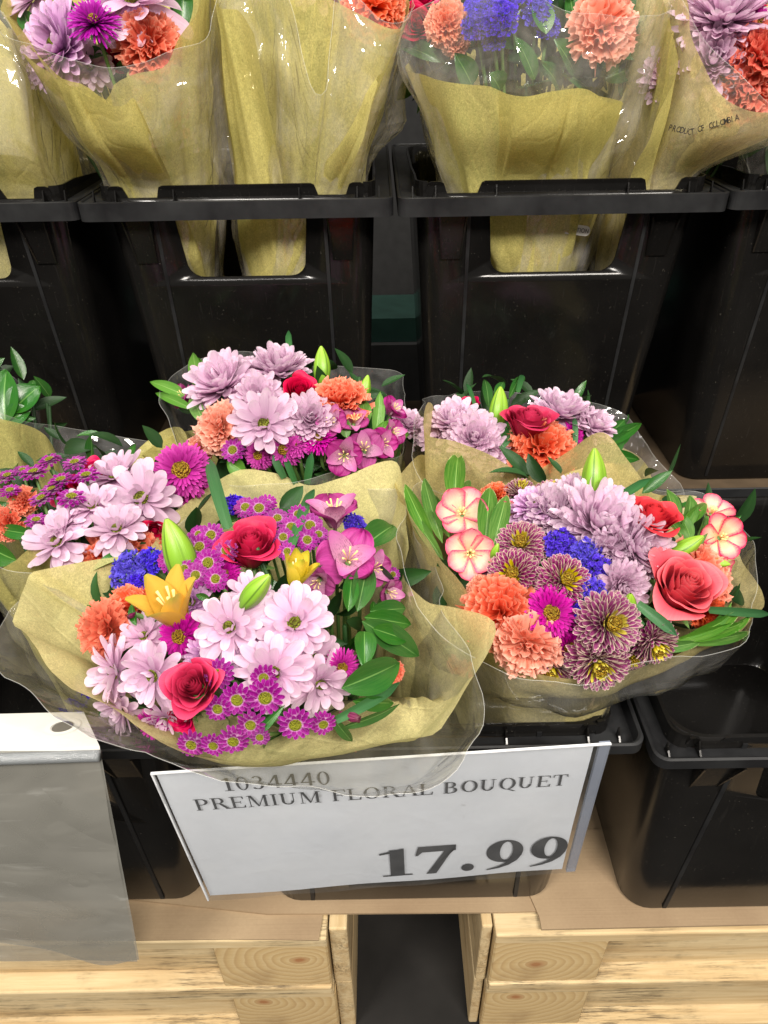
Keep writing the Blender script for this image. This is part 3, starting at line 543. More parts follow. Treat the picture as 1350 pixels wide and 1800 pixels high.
PM = {
 'lav': petal_mat('lavender_petal', [(0, S(212, 170, 200)), (.35, S(226, 194, 216)), (.8, S(240, 218, 232)), (1, S(250, 238, 244))], vein=.45, veincol=S(214, 160, 206), bump=.7, trans=.40),
 'lavd': petal_mat('deep_lavender_petal', [(0, S(176, 116, 176)), (.4, S(208, 160, 206)), (.85, S(234, 202, 230)), (1, S(246, 228, 242))], vein=.3, veincol=S(160, 100, 170)),
 'button': petal_mat('purple_button_petal', [(0, S(236, 220, 226)), (.30, S(222, 180, 214)), (.44, S(146, 38, 130)), (1, S(158, 50, 146))], vein=.3, veincol=S(120, 24, 104), edge=S(200, 120, 192), edge0=.74, ew=.25),
 'aster': petal_mat('magenta_aster_petal', [(0, S(110, 16, 90)), (.4, S(176, 34, 142)), (.9, S(206, 66, 172)), (1, S(220, 110, 190))], vein=.25),
 'asterd': petal_mat('violet_aster_petal', [(0, S(90, 12, 90)), (.4, S(150, 24, 140)), (1, S(180, 50, 170))], vein=.25),
 'red': petal_mat('crimson_rose_petal', [(0, S(140, 10, 40)), (.5, S(180, 18, 58)), (.9, S(206, 34, 80)), (1, S(216, 54, 96))], vein=.30, rough=.5, trans=.2, rnd=.14, bump=.3),
 'coral': petal_mat('coral_rose_petal', [(0, S(206, 66, 84)), (.5, S(216, 72, 92)), (.9, S(230, 92, 104)), (1, S(238, 122, 128))], vein=.26, rough=.5, trans=.26, rnd=.14, bump=.3),
 'coralr': petal_mat('scarlet_rose_petal', [(0, S(180, 34, 46)), (.6, S(206, 52, 62)), (1, S(226, 84, 84))], vein=.10, rough=.45, trans=.2, bump=.12),
 'carn': petal_mat('orange_carnation_petal', [(0, S(234, 112, 82)), (.5, S(240, 122, 94)), (.9, S(245, 136, 108)), (1, S(250, 176, 150))], vein=.16, veincol=S(226, 84, 62), trans=.38, rnd=.14),
 'carnp': petal_mat('peach_carnation_petal', [(0, S(240, 158, 126)), (.5, S(244, 164, 136)), (.9, S(248, 174, 150)), (1, S(252, 200, 180))], vein=.12, veincol=S(236, 124, 98), trans=.4, rnd=.14),
 'carnr': petal_mat('red_orange_carnation_petal', [(0, S(220, 84, 60)), (.6, S(232, 96, 72)), (1, S(242, 136, 110))], vein=.12, trans=.36, rnd=.14),
 'lily': petal_mat('yellow_lily_tepal', [(0, S(176, 176, 60)), (.25, S(230, 188, 66)), (.8, S(242, 198, 84)), (1, S(210, 200, 80))], vein=.12, veincol=S(206, 140, 40), rough=.42, spec=.4, trans=.2),
 'lilyg': petal_mat('green_tipped_lily_tepal', [(0, S(150, 160, 50)), (.3, S(214, 200, 80)), (.8, S(232, 206, 100)), (1, S(170, 176, 66))], vein=.15, veincol=S(150, 160, 50), rough=.42, spec=.4, trans=.2),
 'als': petal_mat('purple_alstroemeria_tepal', [(0, S(196, 120, 168)), (.4, S(186, 84, 150)), (.85, S(170, 60, 130)), (1, S(140, 50, 100))], vein=.4, veincol=S(110, 24, 84), rough=.5, bump=.6),
 'alsi': petal_mat('streaked_alstroemeria_tepal', [(0, S(232, 190, 200)), (.4, S(226, 176, 204)), (1, S(190, 96, 160))], vein=.25, veincol=S(150, 50, 120), streak=S(70, 16, 40), rough=.45),
 'alsd': petal_mat('dark_alstroemeria_tepal', [(0, S(110, 40, 70)), (.5, S(136, 50, 92)), (1, S(96, 60, 60))], vein=.4, veincol=S(60, 16, 40), rough=.45),
 'free': petal_mat('pink_cream_petal', [(0, S(244, 200, 150)), (.35, S(248, 222, 190)), (.68, S(242, 150, 156)), (1, S(232, 74, 116))], vein=.25, veincol=S(236, 96, 128), edge=S(234, 80, 118), edge0=.50, ew=.45, edgen=.5, rough=.45),
 'bic': petal_mat('bicolor_pompon_petal', [(0, S(96, 22, 72)), (.6, S(146, 56, 112)), (1, S(176, 104, 150))], vein=.15, edge=S(232, 216, 192), edge0=.55, ew=.36, trans=.25),
 'bicy': petal_mat('yellow_pompon_petal', [(0, S(140, 120, 30)), (.6, S(206, 190, 60)), (1, S(228, 216, 120))], vein=.1, trans=.15),
 'stat': petal_mat('blue_statice_floret', [(0, S(60, 44, 150)), (.5, S(72, 52, 190)), (1, S(104, 84, 222))], vein=.25, trans=.2, rnd=.3),
 'leaf': petal_mat('glossy_green_leaf', [(0, S(52, 96, 38)), (.5, S(44, 96, 40)), (1, S(54, 104, 42))], rib=S(110, 150, 84), vein=.4, veincol=S(78, 124, 56), trans=.14, rough=.27, spec=.6, rnd=.22),
 'leafl': petal_mat('light_green_leaf', [(0, S(84, 130, 58)), (1, S(96, 146, 64))], rib=S(140, 172, 104), vein=.35, veincol=S(150, 184, 110), trans=.2, rough=.38, spec=.5, rnd=.2),
 'leafd': petal_mat('dark_green_foliage', [(0, S(36, 62, 34)), (1, S(44, 78, 40))], vein=.3, veincol=S(64, 96, 50), trans=.12, rough=.42, rnd=.35),
 'blade': petal_mat('long_green_blade', [(0, S(60, 104, 60)), (1, S(46, 90, 54))], vein=.4, veincol=S(84, 130, 80), trans=.12, rough=.4),
 'varie': petal_mat('cream_edged_leaf', [(0, S(80, 122, 50)), (.6, S(56, 104, 38)), (1, S(80, 128, 52))], rib=S(128, 160, 90), edge=S(214, 220, 160), edge0=.90, edgen=.35, tiponly=True, vein=.5, veincol=S(136, 166, 88), trans=.16, rough=.36, rnd=.2),
}
# mid-rib for the leaves comes from geometry (fold along the middle)
def m_centre(name, a, b):
    k = NM(name); v = k.uv(coord='Object'); vo = k.n('ShaderNodeTexVoronoi'); vo.inputs['Scale'].default_value = 14; k.l(v, vo.inputs[0])
    c = k.mix(k.fr(vo.outputs['Distance'], 0, .5), a, b); return k.done(k.pr(c, .7, k.bump(vo.outputs['Distance'], 1, .06), .3))
M_CY = m_centre('yellow_green_flower_centre', S(232, 224, 60), S(196, 200, 50)); M_CG = m_centre('green_flower_centre', S(206, 208, 66), S(150, 164, 44)); M_CYY = m_centre('golden_flower_centre', S(238, 214, 50), S(196, 150, 24))
k = NM('lily_bud_green'); s_ = k.sep(k.n('ShaderNodeTexCoord').outputs['UV']); c = k.ramp(s_[1], [(0, S(96, 140, 40)), (.5, S(122, 168, 44)), (1, S(150, 186, 56))])
li = k.math('ABSOLUTE', k.math('SUBTRACT', k.math('FRACT', k.math('MULTIPLY', s_[0], 3)), .5)); c = k.mix(k.fr(li, .06, .02), c, S(78, 112, 30)); li2 = k.fr(li, .44, .5); c = k.mix(k.math('MULTIPLY', li2, .5), c, S(86, 120, 34))
vn = k.noise(k.uv((40, 2, 1)), 2, 3); c = k.mix(k.math('MULTIPLY', vn, .3), c, S(96, 138, 36)); M_BUD = k.done(k.pr(c, .38, k.bump(vn, .3, .001), .5, Subsurface_Weight=.0))
M_STEM = m_plain('green_stem', S(88, 122, 62), .5, .4, 40, .25); M_CALYX = m_plain('green_calyx', S(96, 132, 66), .5, .4, 30, .2); M_STAM = m_plain('stamen', S(226, 200, 130), .6)

# ================================================================== petals and flowers (unit radius, facing +Z)
TAU = 2*math.pi
PROF = {
 'spoon': lambda s: 1.28*(s+.06)**.55*np.sqrt(np.clip(1-s**5, 0, 1))*.92+.03,
 'lance': lambda s: np.sin(np.pi*np.clip(s, 0, 1)**.8)**.85+.02,
 'oval': lambda s: np.sin(np.pi*np.clip(s*.94+.04, 0, 1)**.9)**.6,
 'fan': lambda s: .12+.95*s**1.3,
 'round': lambda s: np.clip(.25+1.2*s, 0, 1)*np.sqrt(np.clip(1-(np.clip(s-.45, 0, 1)/.55)**2.6, 0, 1))+.02,
 'blade': lambda s: (.75+.25*np.sin(np.pi*s))*np.clip((1-s)*4, 0.02, 1)**.7,
}
def petal(L, W, prof, el, bend, cup=.2, nl=6, nw=4, bp=1.0, ruf=0, rf=9, ph=0, fold=0, lat=0, twist=0, ser=0):
    s = 1-(1-np.linspace(0, 1, nl+1))**(1.75 if prof in ('spoon', 'round') else 1.0); ds = np.diff(s); a = el+bend*s**bp; am = (a[1:]+a[:-1])/2
    x = np.concatenate([[0], np.cumsum(np.cos(am)*ds)])*L; z = np.concatenate([[0], np.cumsum(np.sin(am)*ds)])*L
    t = np.linspace(-1, 1, nw+1); h = W/2*PROF[prof](s)
    S_, T_ = np.meshgrid(s, t, indexing='ij'); H = h[:, None]*np.ones_like(T_)
    off = cup*H*T_**2 + fold*H*np.abs(T_) + ruf*S_**2.2*np.sin(rf*T_+ph+2*S_)+twist*S_*T_*H
    X = x[:, None]-np.sin(a)[:, None]*off; Z = z[:, None]+np.cos(a)[:, None]*off
    if ser: k_ = ser*S_**5*np.sin(T_*23+ph*3); X += k_*np.cos(a)[:, None]; Z += k_*np.sin(a)[:, None]
    Y = H*T_+lat*S_**2
    return np.stack([X, Y, Z], -1)
def addp(mb, P, az, r0=0, z0=0, mi=0):
    c, s = math.cos(az), math.sin(az); Q = P.copy(); Q[..., 0] += r0
    x = Q[..., 0]*c-Q[..., 1]*s; y = Q[..., 0]*s+Q[..., 1]*c; Q[..., 0] = x; Q[..., 1] = y; Q[..., 2] += z0
    nl, nw = P.shape[0]-1, P.shape[1]-1
    mb.grid(Q, [(j/nw, i/nl) for i in range(nl+1) for j in range(nw+1)], mi)
def dome(mb, r, h, z0=0, n=14, m=5, mi=0):
    G = np.array([[[r*math.sin(math.pi/2*j/m)*math.cos(TAU*i/n), r*math.sin(math.pi/2*j/m)*math.sin(TAU*i/n), z0+h*math.cos(math.pi/2*j/m)] for j in range(m+1)] for i in range(n)])
    mb.grid(G, [(i/n, j/m) for i in range(n) for j in range(m+1)], mi, closed=True)
def calyx(mb, r, L, mi=1, n=5):
    mb.tube([(0, 0, -L), (0, 0, -L*.6), (0, 0, -.02)], [r*.45, r*.9, r], 8, mi)
RG = math.radians
def rr(rng, a, b): return a+(b-a)*rng.random()
class Kind: pass
MESH = {}
def mk(key, fn, nvar, parts):
    """parts: list of (name, mats); fn(rng, dict of MB) fills; stores variants of mesh data"""
    MESH[key] = []
    for v_ in range(nvar):
        rng = random.Random(hash_(key)+v_*77); bs = [MB() for _ in parts]; fn(rng, bs)
        out = []
        for (nm, mats), b in zip(parts, bs):
            o = b.build(nm, mats); me = o.data; bpy.data.objects.remove(o); out.append((nm, me))
        MESH[key].append(out)
def hash_(s_): return sum((i+1)*ord(c_) for i, c_ in enumerate(s_))
def f_daisy(rng, b):
    base = rr(rng, 0, TAU)
    for ring_, (n, L, el, W, bd) in enumerate(((12, 1.0, -6, .36, -10), (12, .96, 14, .35, -2), (10, .82, 34, .31, 10), (7, .50, 60, .22, 30))):
        for i in range(n):
            if ring_ == 3 and rng.random() < .15: continue
            P = petal(L*rr(rng, .80, 1.08), W*rr(rng, .78, 1.15), 'spoon', RG(el+rr(rng, -14, 14)), RG(bd+rr(rng, -26, 26)), rr(rng, .1, .32), 8, 5, 1.6, twist=rr(rng, -.35, .35), lat=rr(rng, -.07, .07))
            addp(b[0], P, base+TAU*(i+ring_*.5+rr(rng, -.16, .16))/n, .10, .03*ring_)
    dome(b[1], .20, .17, .08)
mk('daisy', f_daisy, 4, [('daisy', PM['lav']), ('flower_centre', M_CG)])
def f_phyl(N, L0, L1, e0, e1, W, prof, b0, b1, cup, mi_split=0, nl=6, nw=3, cent=0, pw=.5, jit=6, base=.06, wmin=.75, ljit=.07, cz=None, cr=None):
    def fn(rng, b):
        for i in range(N):
            t = ((i+.5)/N)**pw
            if t < cent: continue
            L = L0+(L1-L0)*t; P = petal(L*rr(rng, 1-ljit, 1+ljit), W*rr(rng, .85, 1.1)*(wmin+(1-wmin)*min(1, t*1.4)), prof, RG(e0+(e1-e0)*t+rr(rng, -jit, jit)), RG(b0+(b1-b0)*t+rr(rng, -10, 10)), cup, nl, nw, 1.4, twist=rr(rng, -.25, .25), lat=rr(rng, -.04, .04))
            addp(b[0], P, i*2.39996+rr(rng, -.08, .08), base*t, 0, 1 if t < mi_split else 0)
        if len(b) > 1: dome(b[1], cr or max(.2, cent*.9), .20, cz if cz is not None else (L0)*.35, 16, 6)
    return fn
mk('pompon', f_phyl(165, .60, 1.0, 88, -8, .235, 'spoon', 34, 18, .45, nl=8, nw=4, jit=15, ljit=.17), 3, [('mum_flower', PM['lav'])])
mk('mumd', f_phyl(110, .5, 1.0, 84, 2, .26, 'spoon', 30, -6, .4, nl=7, nw=4, cent=.22, jit=9), 2, [('mum_flower', PM['lavd']), ('flower_centre', M_CG)])
mk('mumw', f_phyl(100, .55, 1.0, 86, 2, .29, 'spoon', 40, 16, .35, nl=8, nw=4, jit=14, ljit=.14), 2, [('mum_flower', PM['lav'])])
def f_button(rng, b):
    base = rr(rng, 0, TAU)
    for ring_, (n, L, el) in enumerate(((15, .98, -4), (14, .92, 12), (11, .72, 20))):
        for i in range(n): addp(b[0], petal(L*rr(rng, .92, 1.05), .31, 'spoon', RG(el+rr(rng, -7, 7)), RG(rr(rng, -14, 8)), .35, 5, 3, 1.5), base+TAU*(i+.5*ring_+rr(rng, -.12, .12))/n, .04, .03*ring_)
    dome(b[1], .37, .16, .20, 16, 5)
mk('button', f_button, 3, [('button_daisy', PM['button']), ('flower_centre', M_CY)])
mk('aster', f_phyl(210, .45, 1.0, 74, -8, .13, 'spoon', 14, -18, .3, nl=5, nw=2, cent=.36, jit=8), 3, [('aster', PM['aster']), ('flower_centre', M_CYY)])
mk('asterd', f_phyl(170, .45, 1.0, 80, -2, .10, 'spoon', 10, -14, .3, nl=5, nw=2, cent=.22, jit=9), 1, [('aster', PM['asterd']), ('flower_centre', M_CYY)])
mk('bicolor', f_phyl(190, .72, 1.0, 88, -30, .235, 'spoon', 30, 42, .42, mi_split=.36, nl=7, nw=4, jit=4, base=.1, wmin=.3, cent=.15, cz=.52, cr=.24), 3, [('pompon_flower', [PM['bic'], PM['bicy']]), ('flower_centre', M_CYY)])
def f_rose(rng, b):
    N = 26; az = rr(rng, 0, TAU)
    for i in range(N):
        q = i/(N-1); r0 = .04+.24*(i/13) if i < 13 else .29+.38*((i-13)/(N-14))**.9; half = RG(130-50*(i/13)) if i < 13 else RG(rr(rng, 58, 74)); az += RG(96) if i < 13 else RG(rr(rng, 104, 140))
        Ht = 1.20-.16*q+rr(rng, -.03, .03); o_ = max(0, (i-8)/(N-9)); fl = (.03+.30*o_**1.3)*rr(rng, .75, 1.25); curl = .30*o_**1.5*rr(rng, .5, 1.3); ph = rr(rng, 0, 6); pt = o_*rr(rng, .02, .12); tl = rr(rng, -.05, .08)*o_
        nl, nw = 10, 18; G = np.zeros((nl+1, nw+1, 3))
        for a_ in range(nl+1):
            for c_ in range(nw+1):
                h = a_/nl; t = c_/nw*2-1; hh = h*(1-.20*abs(t)**3)
                ed = hh**3*o_
                R_ = r0*(.42+.58*math.sin(min(1, hh*1.25)*math.pi/2))*(1-.16*(1-o_)*hh**3) + fl*hh**4*(1+.25*math.sin(t*3+ph)) +(.06 if i >= 13 else .04)*t*hh+.035*math.sin(t*6+ph)*ed+pt*hh**6*(1-abs(t))*1.2
                R_ = max(R_, .015); z = hh*Ht - curl*hh**7*(1-.35*abs(t)) + tl*hh + .02*math.sin(t*9+ph*2)*ed; ang = az+half*t*(1-.12*hh)
                G[a_, c_] = (R_*math.cos(ang), R_*math.sin(ang), z-.75)
        b[0].grid(G, [(c_/nw, a_/nl) for a_ in range(nl+1) for c_ in range(nw+1)])
    for i in range(5): addp(b[1], petal(.75, .2, 'lance', RG(-10), RG(rr(rng, 20, 70)), .2, 5, 2), i*TAU/5, .12, -.72)
    b[1].tube([(0, 0, -1.0), (0, 0, -.85), (0, 0, -.6)], [.08, .17, .3], 10)
for key, m_ in (('rose', 'red'), ('rosec', 'coral'), ('roser', 'coralr')): mk(key, f_rose, 3 if key == 'rose' else 2, [('rose', PM[m_]), ('calyx', M_CALYX)])
def f_carn(rng, b):
    N = 44
    for i in range(N):
        t = ((i+.5)/N)**.6; P = petal((.78+.24*t)*rr(rng, .9, 1.07), rr(rng, .7, 1.05), 'fan', RG(88-84*t+rr(rng, -9, 9)), RG(rr(rng, -26, 22)-14*t), rr(rng, -.25, .35), 6, 16, 1.5, ruf=rr(rng, .05, .11), rf=rr(rng, 7, 12), ph=rr(rng, 0, 6), ser=.028, twist=rr(rng, -.4, .4))
        addp(b[0], P, i*2.39996+rr(rng, -.2, .2), .05*t, 0)
    b[1].tube([(0, 0, -.75), (0, 0, -.6), (0, 0, -.05)], [.1, .2, .24], 10)
for key, m_ in (('carn', 'carn'), ('carnp', 'carnp'), ('carnr', 'carnr')): mk(key, f_carn, 2, [('carnation', PM[m_]), ('calyx', M_CALYX)])
def f_stat(rng, b):
    for i in range(60):
        t = math.sqrt((i+.5)/60); az = i*2.39996; r = .85*t+rr(rng, -.06, .06); z = .35*(1-t*t)+rr(rng, -.12, .12); cx, cy = r*math.cos(az), r*math.sin(az); tl = (rr(rng, -.5, .5), rr(rng, -.5, .5)); M = Matrix.Rotation(tl[0]+t*.6*math.sin(az)*-1, 3, 'X') @ Matrix.Rotation(tl[1]+t*.6*math.cos(az), 3, 'Y')
        for j in range(4):
            sub = MB(); P = petal(rr(rng, .17, .25), .26, 'fan', RG(rr(rng, 30, 62)), RG(rr(rng, -30, 10)), .3, 3, 7, ruf=.028, rf=11, ph=rr(rng, 0, 6), ser=.02); addp(sub, P, j*TAU/4+rr(rng, 0, 1), .01)
            V = np.array([list(M @ Vector(p_)) for p_ in sub.v[0]])+np.array([cx, cy, z]); b[0].add(V, sub.f, [(c_/7, a_/3) for a_ in range(4) for c_ in range(8)])
        b[1].tube([(cx*.3, cy*.3, -.9), (cx*.8, cy*.8, z-.3), (cx, cy, z)], [.02, .03, .06], 5)
mk('statice', f_stat, 3, [('statice_cluster', PM['stat']), ('bract', M_STEM)])
def f_als(rng, b):
    for i in range(3): addp(b[0], petal(1.2*rr(rng, .9, 1.08), 1.15*rr(rng, .85, 1.15), 'round', RG(70+rr(rng, -8, 8)), RG(-66+rr(rng, -28, 24)), .12, 10, 10, 1.5, ruf=rr(rng, .07, .13), rf=9, ph=rr(rng, 0, 6)), i*TAU/3+rr(rng, -.1, .1), .05, -.4, 0)
    for i in range(3): addp(b[0], petal(1.2, .62, 'oval', RG(72+rr(rng, -8, 8)), RG(-54+rr(rng, -10, 10)), .3, 8, 4, 1.5), (i+.5)*TAU/3+rr(rng, -.1, .1), .04, -.38, 1)
    for i in range(6): a = i*TAU/6+.3; b[1].tube([(0, 0, -.3), (.1*math.cos(a), .1*math.sin(a), .25), (.22*math.cos(a), .22*math.sin(a), .5)], [.012, .012, .03], 5)
mk('als', f_als, 3, [('alstroemeria', [PM['als'], PM['alsi']]), ('stamen', M_STAM)])
def f_alsbud(rng, b):
    for i in range(6): addp(b[0], petal(1.2, .5, 'round', RG(82), RG(12), .5, 7, 4, 1.2, ruf=.03, ph=rr(rng, 0, 6)), i*TAU/6, .12, -.5)
mk('alsbud', f_alsbud, 2, [('alstroemeria_bud', PM['alsd'])])
def f_lily(e_, bn):
    def fn(rng, b):
        for i in range(6): addp(b[0], petal(1.5, .68, 'oval', RG(e_+rr(rng, -6, 6)-(i % 2)*6), RG(bn+rr(rng, -10, 14)), .5, 10, 6, 1.3, fold=.12), i*TAU/6+rr(rng, -.08, .08), .12, -.75)
        for i in range(5): a = i*TAU/5; b[1].tube([(0, 0, -.6), (.12*math.cos(a), .12*math.sin(a), .1), (.2*math.cos(a), .2*math.sin(a), .45)], [.015, .015, .04], 5)
    return fn
mk('lily', f_lily(74, -10), 2, [('lily', PM['lily']), ('stamen', M_STAM)])
mk('lilyc', f_lily(74, 8), 2, [('lily', PM['lilyg']), ('stamen', M_STAM)])
def f_free(rng, b):
    for i in range(6): addp(b[0], petal(1.0, rr(rng, .85, .98), 'round', RG(30+rr(rng, -8, 8)-(i % 2)*10), RG(rr(rng, -16, 14)), .25, 7, 8, 1.4, ruf=.035, rf=8, ph=rr(rng, 0, 6)), i*TAU/6+rr(rng, -.06, .06), .05, -.15)
    for i in range(6): a = i*TAU/6; b[1].tube([(0, 0, -.2), (.07*math.cos(a), .07*math.sin(a), .1), (.14*math.cos(a), .14*math.sin(a), .25)], [.02, .02, .045], 5)
mk('free', f_free, 3, [('pink_flower', PM['free']), ('stamen', M_STAM)])
def f_bud(rng, b):                                                # unit: half length 1, along +Z
    n, m = 36, 18; G = np.zeros((n+1, m+1, 3))
    for i in range(n+1):
        th = TAU*i/n; lobe = 1-.13*abs(math.cos(1.5*th))**6
        for j in range(m+1):
            s = j/m; r = .44*math.sin(math.pi*min(1, s*.93+.05)**.86)**.72*lobe; G[i, j] = (r*math.cos(th)+.05*math.sin(math.pi*s), r*math.sin(th), -1+2*s)
    b[0].grid(G); b[1].tube([(0, 0, -1.5), (0, 0, -1.15), (.0, 0, -.94)], [.09, .10, .14], 8)
mk('bud', f_bud, 2, [('lily_bud', M_BUD), ('stalk', M_STEM)])

# ================================================================== bouquet
def basis(z, x=None):
    z = np.asarray(z, float); z /= np.linalg.norm(z); x = np.array([1., 0, 0]) if x is None else np.asarray(x, float)
    x = x-z*(x@z); x /= np.linalg.norm(x); return x, np.cross(z, x), z
class Bouquet:
    def __init__(s, label, neck, dome_, seed, cat='bouquet', group='wrapped mixed bouquets', name='bouquet'):
        s.o = empty(name, tuple(neck), label, cat, group); s.neck = np.array(neck); s.cx, s.cy, s.dc, s.wx, s.wy, s.R = dome_[:6]; s.k = dome_[6] if len(dome_) > 6 else 0; s.rng = random.Random(seed)
    def surf(s, px, py, lift=0):
        u, w_ = (px-s.cx)/s.wx, (py-s.cy)/s.wy; q = math.sqrt(max(0, 1-min(.98, u*u+w_*w_))); d = s.dc-s.R*q-lift-s.k*max(-1, min(1, w_))
        WX, WY = s.wx/FPX*s.dc, s.wy/FPX*s.dc; n = RV*(u/WX)-UV*(w_/WY)-F*(q/s.R); return at(px, py, d), n/np.linalg.norm(n), d
    def flower(s, key, px, py, rpx, lift=0, up=.0, tocam=.25, aim=None, var=None, spin=None, stem=True):
        p, n, d = s.surf(px, py, lift); n = n*(1-tocam)-F*tocam*1.0+np.array([0, 0, 1.])*up
        if aim is not None:                                          # aim: (dx, dy, towards) in picture terms
            n = RV*aim[0]-UV*aim[1]-F*aim[2]
        R = rpx*d/FPX; vs = MESH[key]; parts = vs[(s.rng.randrange(len(vs)) if var is None else var) % len(vs)]
        x, y, z = basis(n); a = s.rng.random()*TAU if spin is None else spin; X = x*math.cos(a)+y*math.sin(a); Y = np.cross(z, X)
        M = Matrix(((X[0]*R, Y[0]*R, z[0]*R, 0), (X[1]*R, Y[1]*R, z[1]*R, 0), (X[2]*R, Y[2]*R, z[2]*R, 0), (0, 0, 0, 1)))
        M.translation = Vector(p-s.neck)
        root = None
        for nm, me in parts:
            o = bpy.data.objects.new(nm, me); COL.objects.link(o)
            if root is None: root = o; o.parent = s.o; o.matrix_basis = M
            else: o.parent = root
        if stem:
            Mi = M.inverted(); e = Mi @ Vector((s.rng.uniform(-.012, .012), s.rng.uniform(-.012, .012), 0)); h = {'rose': .95, 'carn': .7, 'bud': 1.4}.get(key[:4], .1) if key != 'bud' else 1.4
            a_ = Vector((0, 0, -h)); c_ = a_+Vector((0, 0, -.02/R)); c_ = c_.lerp(e, .15); rs = (.0016 if key in ('button',) else .0022)/R
            mb_ = MB(); mb_.tube([tuple(a_), tuple(a_.lerp(c_, .6)), tuple(c_), tuple(c_.lerp(e, .5)), tuple(e)], rs, 6); mb_.build('stem', M_STEM, root)
        return root
    def bud(s, px, py, hl, ang, tow=.1, lift=.01, key='bud'):       # ang: picture angle of the tip, degrees clockwise from up
        a = math.radians(ang); return s.flower(key, px, py, hl, lift, aim=(math.sin(a), -math.cos(a), tow))
    def leaf(s, x0, y0, x1, y1, wpx, mat='leaf', lift=.004, bend=25, prof='lance', tipd=0, fold=.35, name='leaf', roll=0):
        p0, n0, d0 = s.surf(x0, y0, lift-.004); q, n1, d1 = s.surf(x1, y1, lift); d1 = d1 if tipd == 0 else d0-tipd; p1 = at(x1, y1, d1)
        L = np.linalg.norm(p1-p0); W = wpx*d0/FPX; b = RG(bend); P = petal(L*1.03, W, prof, b/2, -b, .1, 12, 6, fold=fold, twist=s.rng.uniform(-.2, .2), ruf=W*.05, rf=4, ph=s.rng.random()*6)
        ax = (p1-p0)/L; nn = n0*.4-F*.6+np.array([0, 0, .3])+RV*roll; x, y, z = basis(nn, ax); x2 = ax; z2 = nn-ax*(nn@ax); z2 /= np.linalg.norm(z2); y2 = np.cross(z2, x2)
        V = P[..., 0:1]*x2+P[..., 1:2]*y2+P[..., 2:3]*z2+(p0-s.neck); mb_ = MB(); nl, nw = 12, 6; mb_.grid(V, [(j/nw, i/nl) for i in range(nl+1) for j in range(nw+1)]); return mb_.build(name, PM[mat], s.o)
    def blade(s, *a, **k): k.setdefault('mat', 'blade'); k.setdefault('prof', 'blade'); k.setdefault('name', 'leaf_blade'); return s.leaf(*a, **k)
    def foliage(s, n=70, k_=.80, mats=('leafd', 'leaf'), size=(.028, .05), rmax=.84):
        b = MB(); r = s.rng
        for i in range(n):
            t = math.sqrt((i+.5)/n)*rmax; a = i*2.39996+r.random()*.5; t *= (1-.12*max(0, math.sin(a))) if s.k else 1; px, py = s.cx+s.wx*t*math.cos(a), s.cy+s.wy*t*math.sin(a); p, nn, d = s.surf(px, py); q = math.sqrt(max(0, 1-t*t)); p = at(px, py, s.dc-s.R*q*k_+.022*r.random()+.012-s.k*.75*t*math.sin(a))
            L = r.uniform(*size); P = petal(L, L*r.uniform(.3, .5), 'lance', RG(r.uniform(0, 40)), RG(r.uniform(-50, 20)), .2, 6, 3, fold=.3)
            x, y, z = basis(nn+np.array([r.uniform(-.8, .8) for _ in range(3)])); a2 = r.random()*TAU; X = x*math.cos(a2)+y*math.sin(a2); Y = np.cross(z, X)
            V = P[..., 0:1]*X+P[..., 1:2]*Y+P[..., 2:3]*z+(p-s.neck); b.grid(V, [(j/3, i_/6) for i_ in range(7) for j in range(4)], 0 if r.random() < .75 else 1)
        for i in range(18):
            a = r.random()*TAU; t = r.random()*.8; e = at(s.cx+s.wx*t*math.cos(a), s.cy+s.wy*t*math.sin(a), s.dc-s.R*.5)-s.neck; st = np.array([r.uniform(-.015, .015), r.uniform(-.015, .015), -.05]); b.tube([st, e*.5+st*.5, e], .0022, 5)
        return b.build('foliage', [PM[m_] for m_ in mats], s.o)
    def wrap(s, name, rim, mat, nr=.035, a=.6, flare=.12, nu=110, nv=26, folds=.006, seed=1, drop=0, neck=None, wob=.003, open_=False, bulge=0, clamp=None, cr=None):
        cr = (.007 if 'cello' in name else .0025) if cr is None else cr
        R3 = [at(*p) for p in rim]; rs = crom(R3, nu, not open_); nk = np.array(s.neck if neck is None else neck)-np.array([0, 0, drop]); c = np.mean(rs, 0); x, y, z = basis(c-nk)
        m_ = nu if not open_ else nu; G = np.zeros((m_, nv, 3)); UVs = []
        for i in range(m_):
            r_ = rs[i]; dv = r_-nk; rad = dv-z*(dv@z); rl = np.linalg.norm(rad)+1e-9; e = rad/rl; ph = math.atan2(e@y, e@x); p0 = nk+e*nr; p1 = p0*(1-a)+r_*a-e*rl*flare
            for j in range(nv):
                v = (j/(nv-1))**.9; P = p0*(1-v)**2+2*p1*v*(1-v)+r_*v*v
                w_ = v*(1.15-v)*2; f_ = math.sin(ph*7+seed+1.5*math.sin(ph*2+seed))+.6*math.sin(ph*13+seed*2+v*2)+.35*math.sin(ph*23-seed)
                nz = noise.noise(Vector((P[0]*22+seed, P[1]*22, P[2]*22)))
                vd = noise.voronoi(Vector((P[0]*17+seed, P[1]*17, P[2]*9)))[0]
                Q = P+e*(f_*folds*w_+nz*wob*min(1, v*3)+bulge*4*v*(1-v)+(vd[0]-.4)*cr*min(1, v*3)*1.6)
                if clamp is not None:                              # the wrap is pressed flat by the bucket it stands in
                    x0, x1, yf, tp, zt, bl = clamp; k_ = min(1, max(0, (zt+bl-Q[2])/bl)); k_ = k_*k_*(3-2*k_); dz = max(0, zt-Q[2])
                    y_ = max(Q[1], yf+tp*dz+.004*math.sin(ph*9+seed)*.5); Q[1] = Q[1]*(1-k_)+y_*k_; x_ = min(max(Q[0], x0+tp*dz), x1-tp*dz); Q[0] = Q[0]*(1-k_)+x_*k_
                G[i, j] = Q-s.neck
